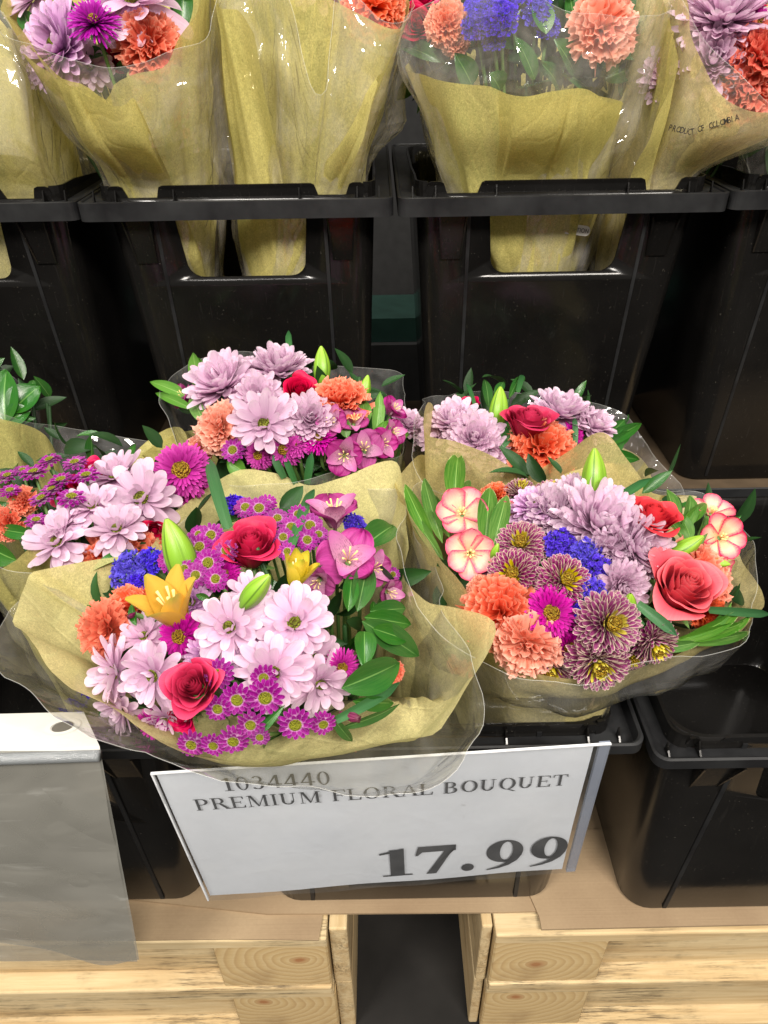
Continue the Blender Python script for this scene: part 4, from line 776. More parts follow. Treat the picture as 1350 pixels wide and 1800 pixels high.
                UVs.append((ph/TAU*2, v))
        b = MB(); b.grid(G, UVs, closed=not open_)
        if 'cello' in name:                                        # whitish tube paints a bright glint along the film's cut edge
            b.tube([tuple(q) for q in G[:, -1]]+([tuple(G[0, -1])] if not open_ else []), .00032, 5, 1, False); o_ = b.build(name, [mat, M_FEDGE], s.o, smooth=mat is not M_FILMR); return o_
        return b.build(name, mat, s.o)
def m_wrap(name, base, tr=.12, dark=.9):
    k = NM(name); v = k.uv(coord='Object'); oi = k.n('ShaderNodeObjectInfo')
    n1 = k.noise(k.uv((1, 1, .35), 'Object'), 700, 3, .6, 2.5); n2 = k.noise(v, 260, 4, .7, 1.5); n3 = k.noise(v, 14, 3)
    f = k.math('ADD', k.math('MULTIPLY', n1, .55), k.math('MULTIPLY', n2, .45)); d = tuple(x*dark*.8 for x in base[:3])+(1,); l = tuple(min(1, x*1.22) for x in base[:3])+(1,)
    c = k.mix(k.fr(f, .36, .62), d, l); c = k.mix(k.fr(n3, .35, .7, 0, .38), c, (base[0]*.62, base[1]*.72, base[2]*.55, 1)); n4 = k.noise(v, 5, 3); c = k.mix(k.fr(n4, .5, .75, 0, .35), c, (base[0]*.95, base[1]*.8, base[2]*.7, 1))
    ce = k.n('ShaderNodeTexVoronoi', feature='DISTANCE_TO_EDGE'); ce.inputs['Scale'].default_value = 1; wv = k.n('ShaderNodeTexNoise'); wv.inputs['Scale'].default_value = 9; k.l(v, wv.inputs['Vector']); wa = k.n('ShaderNodeVectorMath', operation='MULTIPLY_ADD'); k.l(v, wa.inputs[0]); wa.inputs[1].default_value = (20, 20, 8); k.l(wv.outputs['Color'], wa.inputs[2]); k.l(wa.outputs[0], ce.inputs[0]); cz = k.fr(ce.outputs['Distance'], .0, .05); c = k.mix(k.math('MULTIPLY', k.math('SUBTRACT', 1, cz), .10), c, tuple(min(1, x*1.5) for x in base[:3])+(1,)); b = k.bump(f, .35, .0008, k.bump(cz, .22, .0018, k.bump(n3, .25, .004))); p = k.pr(c, .75, b, .15); t = k.n('ShaderNodeBsdfTranslucent'); k.l(c, t.inputs[0]); k.l(b, t.inputs['Normal'])
    tp = k.n('ShaderNodeBsdfTransparent'); tp.inputs[0].default_value = (.95, .88, .6, 1); s1 = k.mixs(.34, p, t.outputs[0])
    return k.done(k.mixs(k.fr(f, .3, .66, tr*1.8, tr*.3), s1, tp.outputs[0]))
M_WRAP = m_wrap('olive_tissue_wrap', S(224, 213, 152)); M_WRAPT = m_wrap('thin_olive_tissue_wrap', S(218, 203, 143), .22); M_WRAPU = m_wrap('rear_olive_tissue_wrap', S(206, 195, 122), .20)

# ================================================================== the bouquets (rim outlines and heads follow the photograph; depth in metres)
def many(b, key, lst, **k):
    for q in lst: b.flower(key, q[0], q[1], q[2], *(q[3:4] or ()), **k)
NB = lambda x, y, z: (x, y, z)
LOWM = (xm-.172, xm+.172, LY+.014+.032, .03, LZT+.032, .012); LOWL = (xm-lw-.012-.172, xm-lw-.012+.172, LY+.02+.032, .03, LZT+.03, .015)
# ---- front bouquet
b = Bouquet('large front bouquet with two crimson roses and yellow lilies, overhanging the price sign', (-.05, .52, .38), (432, 1105, .70, 320, 255, .125, .105), 11)
b.foliage(110, .72)
for q in ((440, 956, 62, .016, (.05, -.72, .62)), (338, 1205, 58, .024, (-.05, -.45, .85))): b.flower('rose', q[0], q[1], q[2], q[3], aim=q[4], var=1)
b.flower('rose', 318, 1262, 34, -.012, aim=(-.3, .3, .9))
for q in ((405, 1103, 72, .012, (-.1, -.3, .9)), (518, 1096, 76, .014, (.05, -.35, .9)), (482, 1182, 74, .006, (.05, .05, 1)), (205, 1180, 70, .004, (-.65, .1, .75)), (272, 1186, 68, .012, (-.35, .15, .9)), (562, 1200, 62, -.004, (.4, .3, .8)), (255, 1120, 52, -.006, (-.2, -.6, .7)), (215, 1245, 52, -.004, (-.5, .5, .7)), (545, 1150, 55, -.01, (.5, .1, .8)), (290, 1262, 42, -.01, (-.1, .6, .8)), (440, 1050, 50, -.016, (0, -.4, .9))):
    b.flower('daisy', q[0], q[1], q[2]*.92, q[3], aim=q[4])
for q in ((362, 1150, 40, -.012, (.1, .3, .9)), (440, 1140, 46, -.01, (0, .1, 1)), (340, 1060, 40, -.014, (-.2, -.3, .9))): b.flower('mumd', q[0], q[1], q[2], q[3], aim=q[4])
many(b, 'aster', [(318, 1118, 44), (600, 1172, 34), (270, 1275, 34, -.006), (395, 1010, 30, -.01)])
for i, q in enumerate([(338, 1306, 30), (376, 1308, 26), (411, 1300, 31), (441, 1272, 29), (418, 1228, 33), (467, 1224, 37), (385, 1184, 31), (384, 1244, 28), (519, 1271, 35), (568, 1271, 26), (464, 1190, 27), (457, 1294, 21), (372, 942, 27), (352, 962, 27), (398, 968, 24), (367, 990, 30), (345, 1012, 26), (380, 1018, 25), (300, 985, 27), (330, 955, 22), (456, 895, 27), (432, 893, 24), (488, 912, 22), (512, 928, 26), (545, 925, 27), (524, 905, 22), (498, 945, 22), (540, 950, 24), (560, 940, 20), (505, 970, 20), (350, 940, 20), (470, 885, 20), (325, 1000, 22), (690, 1010, 16)]):
    b.flower('button', q[0], q[1], q[2]*.9, .016, tocam=.55, up=.1 if q[1] < 1050 else 0)
b.flower('lily', 300, 1066, 78, .03, aim=(-.12, -.75, .62), spin=.3); b.flower('lilyc', 522, 1005, 50, .035, aim=(.2, -.8, .55), spin=.9)
b.bud(312, 972, 64, -14, .25, .03); b.bud(449, 1040, 44, 42, .35, .05)
b.flower('carnr', 196, 1108, 56, .0, aim=(-.55, .0, .8)); b.flower('carn', 230, 1068, 40, -.01, aim=(-.3, -.5, .8)); b.flower('carn', 688, 1182, 22, -.02); b.flower('carnr', 625, 1300, 20, -.01)
many(b, 'statice', [(228, 1005, 40, .008), (262, 990, 30, .006), (152, 1204, 26, .01), (410, 888, 24, .01), (622, 922, 24, 0), (206, 1095, 20, -.02), (240, 1030, 24)])
b.flower('als', 588, 908, 60, .02, aim=(.0, -.85, .45), var=0); b.flower('als', 612, 985, 66, .022, aim=(.15, -.35, .9), var=1); b.flower('als', 655, 1000, 40, .01, aim=(.5, -.2, .8)); b.flower('als', 682, 1040, 34, 0, aim=(.6, .2, .7)); b.flower('als', 560, 1020, 40, 0, aim=(-.2, .3, .9))
b.flower('alsbud', 612, 1258, 34, .015, aim=(.85, .15, .4)); b.flower('alsbud', 235, 1080, 18, .02, aim=(-.5, .3, .6))
for q in ((635, 965, 690, 925, 62), (628, 1075, 645, 992, 52), (612, 1075, 618, 1010, 36), (636, 1092, 733, 1152, 58), (640, 1085, 720, 1098, 44), (650, 1075, 712, 1070, 40), (640, 1110, 640, 1176, 46), (655, 1105, 715, 1125, 44), (600, 1210, 700, 1165, 74), (620, 1232, 690, 1235, 34), (598, 1280, 700, 1238, 22), (585, 1262, 618, 1302, 24), (560, 1000, 578, 950, 22), (440, 1300, 500, 1240, 20), (240, 1100, 232, 1062, 18), (370, 1055, 345, 1045, 16)):
    b.leaf(q[0], q[1], q[2], q[3], q[4]*.82, lift=.018, fold=.5)
for q in ((402, 930, 368, 808, 24), (512, 962, 552, 862, 20), (590, 1265, 700, 1200, 20)): b.blade(*q, lift=.02, tipd=.0)
rim = [(22, 1092, .60), (40, 1045, .63), (48, 1010, .66), (80, 1000, .655), (160, 985, .67), (262, 966, .70), (290, 918, .74), (350, 868, .77), (420, 828, .79), (480, 830, .80), (540, 852, .80), (600, 838, .79), (688, 814, .78), (706, 880, .75), (712, 960, .71), (715, 1010, .68), (740, 1055, .635), (800, 1068, .60), (868, 1090, .57), (852, 1150, .555), (822, 1215, .54), (790, 1262, .53), (762, 1290, .53), (700, 1296, .535), (620, 1312, .53), (520, 1332, .525), (430, 1338, .52), (340, 1322, .525), (250, 1275, .54), (165, 1228, .555), (90, 1178, .57), (66, 1135, .58), (52, 1108, .59)]
b.wrap('paper_wrap', rim, M_WRAP, .04, .66, .10, 150, 30, .003, 3, wob=.004, clamp=LOWM, cr=.004)
rim = [(230, 985, .69), (300, 905, .76), (360, 850, .79), (452, 822, .80), (520, 850, .79), (560, 900, .74), (450, 960, .70), (330, 1000, .69)]
rf = [(2, 1170, .565), (-4, 1110, .60), (30, 1060, .64), (120, 1010, .68), (260, 960, .72), (420, 850, .80), (560, 860, .81), (700, 870, .77), (735, 950, .72), (775, 1030, .655), (770, 1062, .625), (810, 1130, .57), (858, 1262, .515), (820, 1320, .50), (760, 1388, .49), (680, 1396, .487), (560, 1392, .487), (420, 1368, .49), (320, 1345, .495), (240, 1330, .50), (180, 1300, .51), (100, 1240, .53), (40, 1200, .55)]
b.wrap('cellophane', rf, M_FILMB, .045, .66, .09, 170, 34, .002, 5, wob=.004, clamp=LOWM, cr=.008)
B1 = b
# ---- right front bouquet
b = Bouquet('right front bouquet with a coral rose, striped pompons and cream edged leaves', (.15, .50, .34), (1050, 1000, .73, 320, 225, .11, .095), 23)
b.foliage(100, .72)
for q in ((1048, 926, 86, .006, (.1, -.5, .85)), (975, 905, 60, .0, (-.25, -.5, .8)), (1112, 965, 72, .004, (.45, -.2, .85)), (1090, 1030, 50, .002, (.1, .1, 1)), (1010, 872, 44, 0, (0, -.7, .6)), (1060, 975, 50, .002, (0, .2, 1))): b.flower('pompon', q[0], q[1], q[2], q[3], aim=q[4])
b.flower('mumd', 940, 895, 50, .0, aim=(-.3, -.7, .6)); b.flower('mumd', 1085, 878, 34, -.01, aim=(.1, -.8, .5)); b.flower('mumd', 850, 1000, 34, -.01, aim=(-.4, 0, .8))
for q in ((812, 902, 50, .02, (-.1, -.35, .9)), (826, 972, 48, .02, (.0, .05, 1)), (1268, 944, 44, .02, (.1, -.1, 1)), (1252, 900, 40, .01, (.1, -.8, .6)), (890, 900, 22, 0, (0, 0, 1)), (1270, 1000, 26, .0, (.6, .3, .6))): b.flower('free', q[0], q[1], q[2], q[3], aim=q[4])
for q in ((916, 958, 44, .01, (-.2, -.4, .9)), (903, 1010, 46, .012, (-.3, -.2, .9)), (990, 1022, 48, .014, (.1, -.3, .9)), (1068, 1096, 58, .02, (.1, -.15, 1)), (1050, 1162, 54, .01, (-.1, .35, .9)), (1148, 1128, 44, .004, (.2, .55, .8)), (968, 1168, 42, -.01, (-.2, .5, .8)), (915, 866, 30, -.01, (0, -.8, .5)), (968, 868, 30, -.01, (0, -.8, .5)), (1110, 1150, 30, -.01, (0, .4, .9))): b.flower('bicolor', q[0], q[1], q[2], q[3], aim=q[4])
b.flower('aster', 968, 1078, 50, .012, aim=(-.1, -.15, 1)); b.flower('aster', 1000, 1135, 34, -.004, aim=(0, .3, 1))
b.flower('carn', 880, 1078, 64, .004, aim=(-.45, -.1, .85)); b.flower('carnp', 925, 1128, 60, .004, aim=(-.25, .5, .8)); b.flower('carn', 1218, 1012, 62, -.012, aim=(.4, -.4, .8)); b.flower('carn', 870, 872, 26, -.01, aim=(-.2, -.8, .5)); b.flower('carnp', 850, 1040, 30, -.01, aim=(-.6, -.1, .8)); b.flower('carnr', 1235, 1070, 36, -.01, aim=(.5, .1, .8))
b.flower('rosec', 1206, 1028, 72, .02, aim=(.12, -.55, .82), var=1, spin=1.2); b.flower('roser', 1146, 908, 58, .03, aim=(.1, -.8, .55))
many(b, 'statice', [(985, 958, 30, .01), (1030, 975, 30, .01), (1052, 1005, 30, .006), (1040, 1042, 28, .01), (1020, 1075, 22, .01), (1075, 990, 24, 0)])
b.bud(1042, 838, 50, 2, .12, .055); b.bud(1204, 962, 36, 55, .3, .02); b.bud(1108, 1062, 28, -15, .8, .02); b.bud(870, 968, 16, 20, .5, .02); b.bud(1262, 990, 20, 95, .3, .01)
for q in ((766, 965, 712, 852, 34), (778, 955, 746, 842, 34), (790, 945, 760, 870, 30), (800, 890, 806, 798, 48), (815, 890, 825, 845, 22), (852, 965, 862, 858, 46), (864, 975, 890, 872, 42), (780, 985, 722, 900, 28), (1182, 925, 1172, 862, 34), (1200, 935, 1212, 872, 34), (1215, 950, 1190, 900, 26), (1190, 930, 1240, 885, 28), (1185, 1125, 1312, 1092, 30), (1190, 1128, 1300, 1072, 32), (1195, 1130, 1316, 1110, 26), (1230, 1120, 1285, 1060, 24), (1150, 1140, 1230, 1128, 24), (1210, 960, 1165, 905, 26), (1215, 975, 1240, 900, 22), (1255, 1120, 1318, 1080, 20)):
    b.leaf(q[0], q[1], q[2], q[3], q[4]*.78, mat='varie', lift=.012, prof='lance', bend=34, fold=.6)
for q in ((1120, 1062, 1188, 1116, 20, ), (1245, 1072, 1352, 1080, 16), (1058, 895, 1142, 842, 16), (1130, 1100, 1100, 1070, 12)): b.blade(*q, lift=.024, bend=18)
rim = [(712, 882, .72), (702, 850, .78), (735, 800, .84), (790, 820, .86), (905, 862, .80), (985, 835, .80), (1065, 815, .80), (1110, 830, .82), (1150, 868, .84), (1250, 880, .85), (1300, 980, .75), (1342, 1055, .665), (1300, 1090, .63), (1200, 1142, .605), (1100, 1178, .585), (1000, 1192, .58), (920, 1180, .585), (850, 1130, .60), (828, 1080, .615), (820, 1040, .625), (765, 965, .66), (725, 910, .70)]
b.wrap('paper_wrap', rim, M_WRAPT, .04, .62, .06, 130, 28, .004, 7, clamp=LOWM, cr=.004)
rf = [(705, 960, .68), (712, 900, .73), (760, 840, .83), (905, 850, .81), (1065, 820, .81), (1150, 860, .84), (1240, 870, .85), (1322, 960, .72), (1326, 1060, .66), (1318, 1118, .605), (1235, 1150, .585), (1150, 1160, .57), (1080, 1180, .565), (1000, 1200, .56), (900, 1190, .57), (820, 1150, .585), (760, 1090, .61), (735, 1050, .63)]
b.wrap('cellophane', rf, M_FILM, .06, .60, .0, 130, 28, .006, 2, wob=.008, bulge=.004, clamp=LOWM, cr=.004)
# ---- left bouquet
b = Bouquet('left bouquet with long stemmed purple button daisies beside pale lavender mums', (-.36, .62, .40), (170, 885, .84, 235, 145, .10, .07), 31)
b.foliage(80, .6)
for q in ((88, 810, 21), (60, 832, 24), (132, 815, 22), (108, 846, 24), (152, 838, 24), (92, 862, 21), (74, 878, 23), (126, 876, 26), (14, 838, 20), (18, 864, 19), (64, 916, 20), (40, 828, 16)): b.flower('button', q[0], q[1], q[2], .03, aim=(b.rng.uniform(-.2, .2), -.85, .5))
for q in ((250, 878, 72, .01, (.0, -.3, .9)), (205, 840, 60, 0, (-.1, -.7, .6)), (165, 892, 52, .01, (-.1, -.6, .7)), (207, 932, 54, .02, (0, -.55, .75)), (112, 925, 44, .014, (-.2, -.6, .7)), (102, 955, 60, .02, (-.1, -.45, .85)), (298, 850, 44, 0, (.4, -.6, .6)), (235, 905, 44, 0, (0, -.5, .8))): b.flower('daisy', q[0], q[1], q[2], q[3], aim=q[4])
b.flower('aster', 320, 828, 54, .045, aim=(.1, -.15, 1)); b.flower('aster', 345, 872, 34, .0)
many(b, 'rose', [(168, 828, 26, .0), (112, 872, 24, 0), (272, 935, 26, .01), (135, 850, 22, -.01)]); many(b, 'carn', [(44, 882, 26, .0), (18, 920, 30, 0), (235, 972, 46, .0), (180, 980, 40, -.004), (290, 968, 36, 0)])
for q in ((60, 940, 0, 930, 26), (30, 985, -20, 960, 40), (215, 850, 238, 782, 20), (100, 900, 40, 960, 22)): b.leaf(*q, lift=.01)
rim = [(-80, 720, .80), (0, 736, .84), (80, 765, .91), (130, 850, .96), (225, 850, .97), (238, 795, .965), (312, 752, .96), (345, 850, .92), (318, 940, .80), (240, 968, .745), (140, 990, .715), (60, 962, .69), (28, 985, .685), (-30, 1000, .70), (-90, 900, .74)]
b.wrap('paper_wrap', rim, M_WRAPU, .05, .62, .05, 120, 26, .005, 9, clamp=LOWL)
rf = [(-80, 715, .79), (60, 745, .90), (150, 757, .96), (280, 785, .97), (345, 830, .94), (330, 900, .85), (300, 965, .75), (160, 1000, .70), (20, 1000, .68), (-60, 960, .70), (-90, 850, .74)]
b.wrap('cellophane', rf, M_FILM, .06, .60, .02, 110, 24, .006, 4, wob=.007, clamp=LOWL)
# ---- leafy bunch behind it
b = Bouquet('leafy green bunch poking up at the left edge behind the left bouquet', (-.5, .80, .40), (0, 720, .98, 110, 100, .06), 37, group='wrapped mixed bouquets')
b.foliage(40, .6)
for q in ((10, 745, 10, 652, 62), (20, 725, 70, 680, 52), (15, 740, 55, 720, 40), (25, 745, 62, 735, 14), (-20, 740, -30, 660, 50), (-10, 730, -60, 690, 50)): b.leaf(*q, lift=.01)
b.wrap('cellophane', [(-90, 690, 1.0), (10, 655, 1.03), (55, 700, 1.0), (62, 750, .96), (20, 800, .9), (-80, 800, .9)], M_FILM, .05, nu=70, nv=20, wob=.006)
# ---- middle back bouquet
b = Bouquet('middle back bouquet in clear film with an upright lily bud and purple alstroemeria', (-.06, .74, .40), (520, 745, .91, 225, 135, .10, .05), 41)
b.foliage(90, .65)
for q in ((392, 680, 66, .01, (-.25, -.5, .8)), (490, 655, 60, .0, (.05, -.75, .6)), (455, 700, 46, .006, (.1, -.2, .9)), (545, 738, 50, .01, (.2, -.2, .9)), (430, 660, 44, -.01, (0, -.8, .5))): b.flower('mumw', q[0], q[1], q[2], q[3], aim=q[4])
b.flower('daisy', 465, 745, 60, .024, aim=(-.1, .0, 1)); b.flower('mumw', 716, 748, 34, -.02, aim=(.2, -.5, .7))
b.flower('rose', 527, 685, 36, .012, aim=(.15, -.4, .85)); b.flower('carn', 600, 712, 50, .004, aim=(.1, -.75, .6)); b.flower('carnp', 392, 755, 46, .008, aim=(-.5, -.1, .8)); b.flower('carnp', 355, 790, 24, -.01)
for q in ((582, 742, 36, (.0, -.1, 1)), (640, 790, 42, (0, -.2, 1)), (622, 742, 34, (.2, -.5, .8)), (690, 722, 30, (.6, -.5, .6)), (325, 697, 28, (-.7, -.3, .6)), (605, 800, 42, (0, .2, 1)), (670, 780, 34, (.4, 0, .9)), (690, 760, 28, (.5, -.1, .8))): b.flower('als', q[0], q[1], q[2], .012, aim=q[3])
for q in ((500, 790, 34, (-.2, .2, .9)), (560, 772, 32, (.0, -.5, .8)), (455, 800, 28, (-.2, .2, .9)), (350, 680, 20, (-.5, -.5, .6)), (520, 780, 28, (0, -.5, .8))): b.flower('aster', q[0], q[1], q[2], .006, aim=q[3])
b.flower('button', 410, 792, 22, .02, aim=(-.1, -.2, 1)); b.bud(565, 645, 36, 0, .1, .02); b.bud(642, 683, 24, 12, .2, .0)
for q in ((335, 700, 265, 672, 22), (360, 700, 340, 622, 26), (372, 690, 348, 630, 20), (340, 720, 275, 692, 18), (360, 745, 338, 692, 26), (575, 680, 648, 700, 16), (645, 745, 635, 700, 24), (660, 770, 668, 690, 22), (655, 770, 690, 740, 20), (610, 770, 600, 730, 22), (690, 760, 718, 765, 20), (625, 830, 618, 775, 20), (430, 830, 400, 810, 30)): b.leaf(*q, mat='leafl', lift=.014)
for q in ((520, 680, 498, 610, 12), (512, 650, 507, 582, 12), (488, 650, 474, 598, 10), (535, 670, 500, 605, 10), (500, 840, 480, 800, 14), (540, 850, 548, 795, 14), (520, 850, 500, 800, 12)): b.blade(*q, lift=.01)
b.wrap('paper_wrap', [(250, 800, .90), (300, 790, .90), (350, 840, .85), (450, 870, .81), (600, 875, .81), (700, 840, .86), (690, 780, .95), (600, 760, 1.0), (450, 750, 1.0), (320, 760, .97)], M_WRAPU, .05, nu=90, nv=22, seed=2)
b.wrap('cellophane', [(285, 702, .87), (300, 670, .92), (345, 635, .96), (430, 618, .99), (520, 640, 1.0), (610, 645, 1.0), (695, 652, .99), (712, 680, .95), (704, 790, .86), (650, 810, .82), (560, 838, .80), (470, 850, .79), (390, 850, .79), (345, 830, .80), (315, 770, .83)], M_FILM, .06, .6, .0, 120, 26, .005, 6, wob=.006)
# ---- back right bouquet
b = Bouquet('back right bouquet with a deep pink rose over an orange carnation, half hidden by tissue', (.10, .74, .40), (905, 765, .93, 215, 105, .09, .05), 43)
b.foliage(90, .55)
for q in ((800, 745, 52, .01, (-.2, -.6, .7)), (835, 775, 54, .008, (-.1, -.3, .9)), (985, 730, 58, .0, (.1, -.75, .6)), (1040, 752, 44, .0, (.4, -.5, .7)), (860, 800, 40, .0, (0, .2, 1)), (770, 770, 36, 0, (-.5, -.2, .8))): b.flower('mumw', q[0], q[1], q[2], q[3], aim=q[4])
b.flower('rose', 822, 712, 28, .0, aim=(-.1, -.8, .5)); b.flower('rose', 930, 738, 52, .045, aim=(.1, -.75, .5)); b.flower('carn', 950, 792, 56, .01, aim=(.05, -.5, .85)); b.flower('lily', 822, 740, 22, 0, aim=(-.2, -.8, .5)); b.flower('aster', 1005, 765, 24, 0); b.bud(875, 720, 40, 6, .1, .02)
for q in ((1040, 790, 1125, 745, 26), (1045, 800, 1122, 808, 24), (1050, 780, 1098, 738, 22), (1060, 800, 1095, 770, 26), (860, 720, 852, 668, 18), (895, 700, 915, 662, 14), (870, 700, 885, 672, 16), (985, 720, 1000, 700, 30), (960, 700, 1010, 715, 26), (1060, 790, 1110, 760, 22)): b.leaf(*q, lift=.008)
for q in ((835, 715, 820, 675, 8), (860, 775, 812, 722, 12), (918, 765, 955, 722, 12), (1010, 790, 1008, 730, 10), (880, 790, 912, 752, 10), (910, 690, 918, 660, 10)): b.blade(*q, lift=.02)
b.wrap('paper_wrap', [(755, 708, .80), (750, 762, .775), (800, 776, .765), (860, 800, .755), (904, 830, .75), (912, 850, .75), (930, 836, .755), (985, 802, .765), (1058, 760, .785), (1100, 805, .80), (1145, 862, .83), (1120, 800, .98), (1000, 760, 1.02), (880, 750, 1.03), (790, 750, 1.0), (768, 730, .93)], M_WRAPT, .05, .6, .03, 120, 24, .002, 8, wob=.002)
b.wrap('cellophane', [(740, 720, .86), (760, 700, .95), (900, 690, 1.02), (1080, 720, 1.0), (1150, 800, .95), (1200, 880, .88), (1050, 880, .82), (900, 880, .79), (740, 850, .80)], M_FILM, .06, nu=90, nv=22)
# ================= rear row
UZ = ZR+.09
CL2 = (ux2-.165, ux2+.165, UY+.038, .07, UZT); CL3 = (ux3-.168, ux3+.168, UY+.034, .07, UZT); xl = xc(129, 378, UY)-uw/2; CL1 = (xl-.165, xl+.165, UY+.048, .07, UZT); xq = xc(1284, 386, UY)+uw3/2; CL4 = (xq-.168, xq+.168, UY+.046, .07, UZT)
OFS = lambda c_, o: (c_[0]+o, c_[1]-o, c_[2]+o, c_[3], c_[4], .07)
b = Bouquet('rear bouquet with violet aster, orange carnation and pale spider mum in an olive cone', tuple(atY(345, 540, 1.03)), (170, 40, .90, 190, 130, .09), 51)
b.foliage(60, .6)
b.flower('daisy', 235, 0, 95, .01, aim=(0, -.2, 1), var=2); b.flower('mumd', 112, 88, 82, .0, aim=(-.45, .1, .85)); b.flower('asterd', 166, 42, 48, .03, aim=(.1, -.35, .9)); b.flower('carn', 262, 84, 56, .01, aim=(.2, .1, 1)); b.flower('daisy', 160, 118, 40, .0, aim=(0, .4, .9)); b.flower('daisy', 60, 0, 60, 0, aim=(-.5, -.3, .7)); b.flower('rose', 205, 105, 24, -.01)
for q in ((320, 60, 325, -30, 34), (60, 60, 40, 20, 30), (215, 150, 225, 100, 26), (150, 100, 190, 95, 24)): b.leaf(*q)
b.wrap('paper_wrap', [(5, -60, .86), (8, 0, .82), (28, 48, .79), (66, 98, .775), (112, 138, .77), (150, 150, .77), (188, 176, .775), (200, 150, .775), (240, 130, .775), (292, 114, .78), (316, 66, .79), (345, 18, .81), (358, -50, .86), (300, -160, .98), (150, -190, 1.02), (40, -150, .96)], M_WRAPU, .028, .5, .02, 130, 30, .010, 11, bulge=.0, clamp=OFS(CL2, 0.003), cr=.006)
b.wrap('paper_flap', [(40, 92, .785), (100, 140, .762), (160, 172, .758), (205, 186, .758), (232, 172, .762), (238, 182, .765)], M_WRAPU, 0.032, .5, .01, 60, 28, .006, 31, open_=True, clamp=OFS(CL2, 0.0012), cr=.006)
b.wrap('cellophane', [(-15, -60, .84), (-5, 50, .79), (60, 80, .76), (140, 110, .755), (220, 118, .75), (300, 88, .755), (365, 66, .77), (372, 10, .80), (385, -60, .85), (320, -180, .99), (150, -210, 1.04), (20, -170, .97)], M_FILMR, .04, .5, .01, 130, 30, .008, 12, wob=.01, bulge=.003, clamp=OFS(CL2, 0), cr=.011)
b = Bouquet('tall rear cone of olive tissue with one orange carnation at its top right', tuple(atY(515, 540, 1.03)), (570, -20, .92, 180, 120, .09), 53)
b.foliage(60, .6)
b.flower('carn', 655, 12, 54, .01, aim=(.1, .1, 1)); b.flower('carnp', 690, 30, 34, .0, aim=(.3, .2, 1)); b.flower('daisy', 560, -40, 60); b.flower('rose', 620, -30, 40)
b.wrap('paper_wrap', [(372, -60, .86), (440, -70, .82), (530, -28, .80), (588, 2, .79), (640, 28, .785), (702, 50, .80), (712, -20, .86), (690, -150, .98), (560, -190, 1.02), (420, -160, .98)], M_WRAPU, .055, .5, .0, 130, 30, .011, 14, bulge=.0, clamp=OFS(CL2, 0.007), cr=.006)
b.wrap('paper_flap', [(366, -40, .86), (385, 10, .805), (420, 20, .785), (446, 60, .775)], M_WRAPU, 0.06, .5, .01, 60, 28, .006, 32, open_=True, clamp=OFS(CL2, 0.005), cr=.006)
b.wrap('paper_flap', [(700, 70, .785), (664, 150, .77), (640, 240, .775)], M_WRAPU, 0.058, .5, .01, 60, 28, .006, 33, open_=True, clamp=OFS(CL2, 0.0048), cr=.006)
b.wrap('cellophane', [(365, -80, .85), (440, -100, .80), (505, -10, .77), (532, 100, .76), (548, 155, .76), (562, 168, .76), (576, 150, .76), (582, 60, .77), (600, -20, .775), (680, 40, .78), (722, 20, .81), (735, -40, .88), (700, -170, .99), (560, -210, 1.03), (400, -180, .98)], M_FILMR, .065, .5, .0, 150, 30, .008, 15, wob=.012, bulge=.005, clamp=OFS(CL2, 0.004), cr=.011)
b = Bouquet('rear bouquet with blue statice and a big coral carnation above low olive tissue', tuple(atY(925, 540, 1.03)), (905, 50, .92, 215, 140, .10), 57)
b.foliage(150, .75, size=(.04, .07), rmax=1.0)
for q in ((850, 15, 34, .02), (880, 35, 34, .022), (838, 45, 28, .02), (868, 66, 24, .01), (945, 22, 30, .0), (962, 48, 24, -.005), (905, -10, 34, .01)): b.flower('statice', *q)
b.flower('carnp', 785, 45, 36, .01, aim=(-.3, .3, .9)); b.flower('carnp', 800, 70, 26, 0, aim=(-.1, .6, .8)); b.flower('carnp', 1055, 52, 60, .02, aim=(.15, .25, .95), var=1); b.flower('rose', 735, 40, 34, 0, aim=(-.3, .3, .9)); b.flower('rose', 745, 0, 30, -.01)
for q in ((775, 110, 702, 80, 32), (830, 150, 800, 95, 40), (1010, 130, 975, 70, 46), (1060, 150, 1050, 105, 44), (1060, 140, 1120, 118, 40), (940, 140, 905, 65, 30), (1090, 40, 1110, -20, 40), (1010, 60, 1000, -10, 36), (880, 160, 860, 130, 40), (1040, 165, 990, 130, 40), (1090, 170, 1110, 135, 36), (985, 160, 950, 110, 34), (960, 60, 940, 0, 40), (1120, 100, 1130, 30, 40)): b.leaf(*q, lift=.006)
b.wrap('paper_wrap', [(720, 118, .86), (745, 132, .815), (800, 146, .79), (862, 152, .78), (880, 162, .785), (925, 170, .785), (975, 160, .785), (1030, 157, .795), (1088, 178, .83), (1100, 100, .95), (1000, 40, 1.03), (860, 30, 1.04), (760, 60, .98)], M_WRAPU, .05, .5, .0, 130, 30, .010, 17, bulge=.0, clamp=OFS(CL3, 0.005), cr=.006)
b.wrap('paper_flap', [(884, 158, .772), (930, 175, .768), (1000, 165, .77), (1075, 172, .80), (1092, 182, .83)], M_WRAPU, 0.054, .5, .01, 60, 28, .006, 34, open_=True, clamp=OFS(CL3, 0.003), cr=.006)
b.wrap('cellophane', [(700, 85, .83), (730, 30, .80), (800, -10, .77), (900, -20, .76), (1000, 20, .76), (1100, 30, .775), (1182, 12, .80), (1160, -80, .92), (1000, -150, 1.02), (820, -140, 1.02), (710, -60, .95)], M_FILMR, .065, .5, .0, 140, 28, .008, 18, wob=.012, bulge=.003, clamp=OFS(CL3, 0.002), cr=.011)
BU3 = b
b = Bouquet('rear right bouquet of lilac mums and orange carnations spilling over tissue printed with its origin', tuple(atY(1070, 540, 1.03)), (1300, 60, .92, 190, 160, .10), 59)
b.foliage(70, .6)
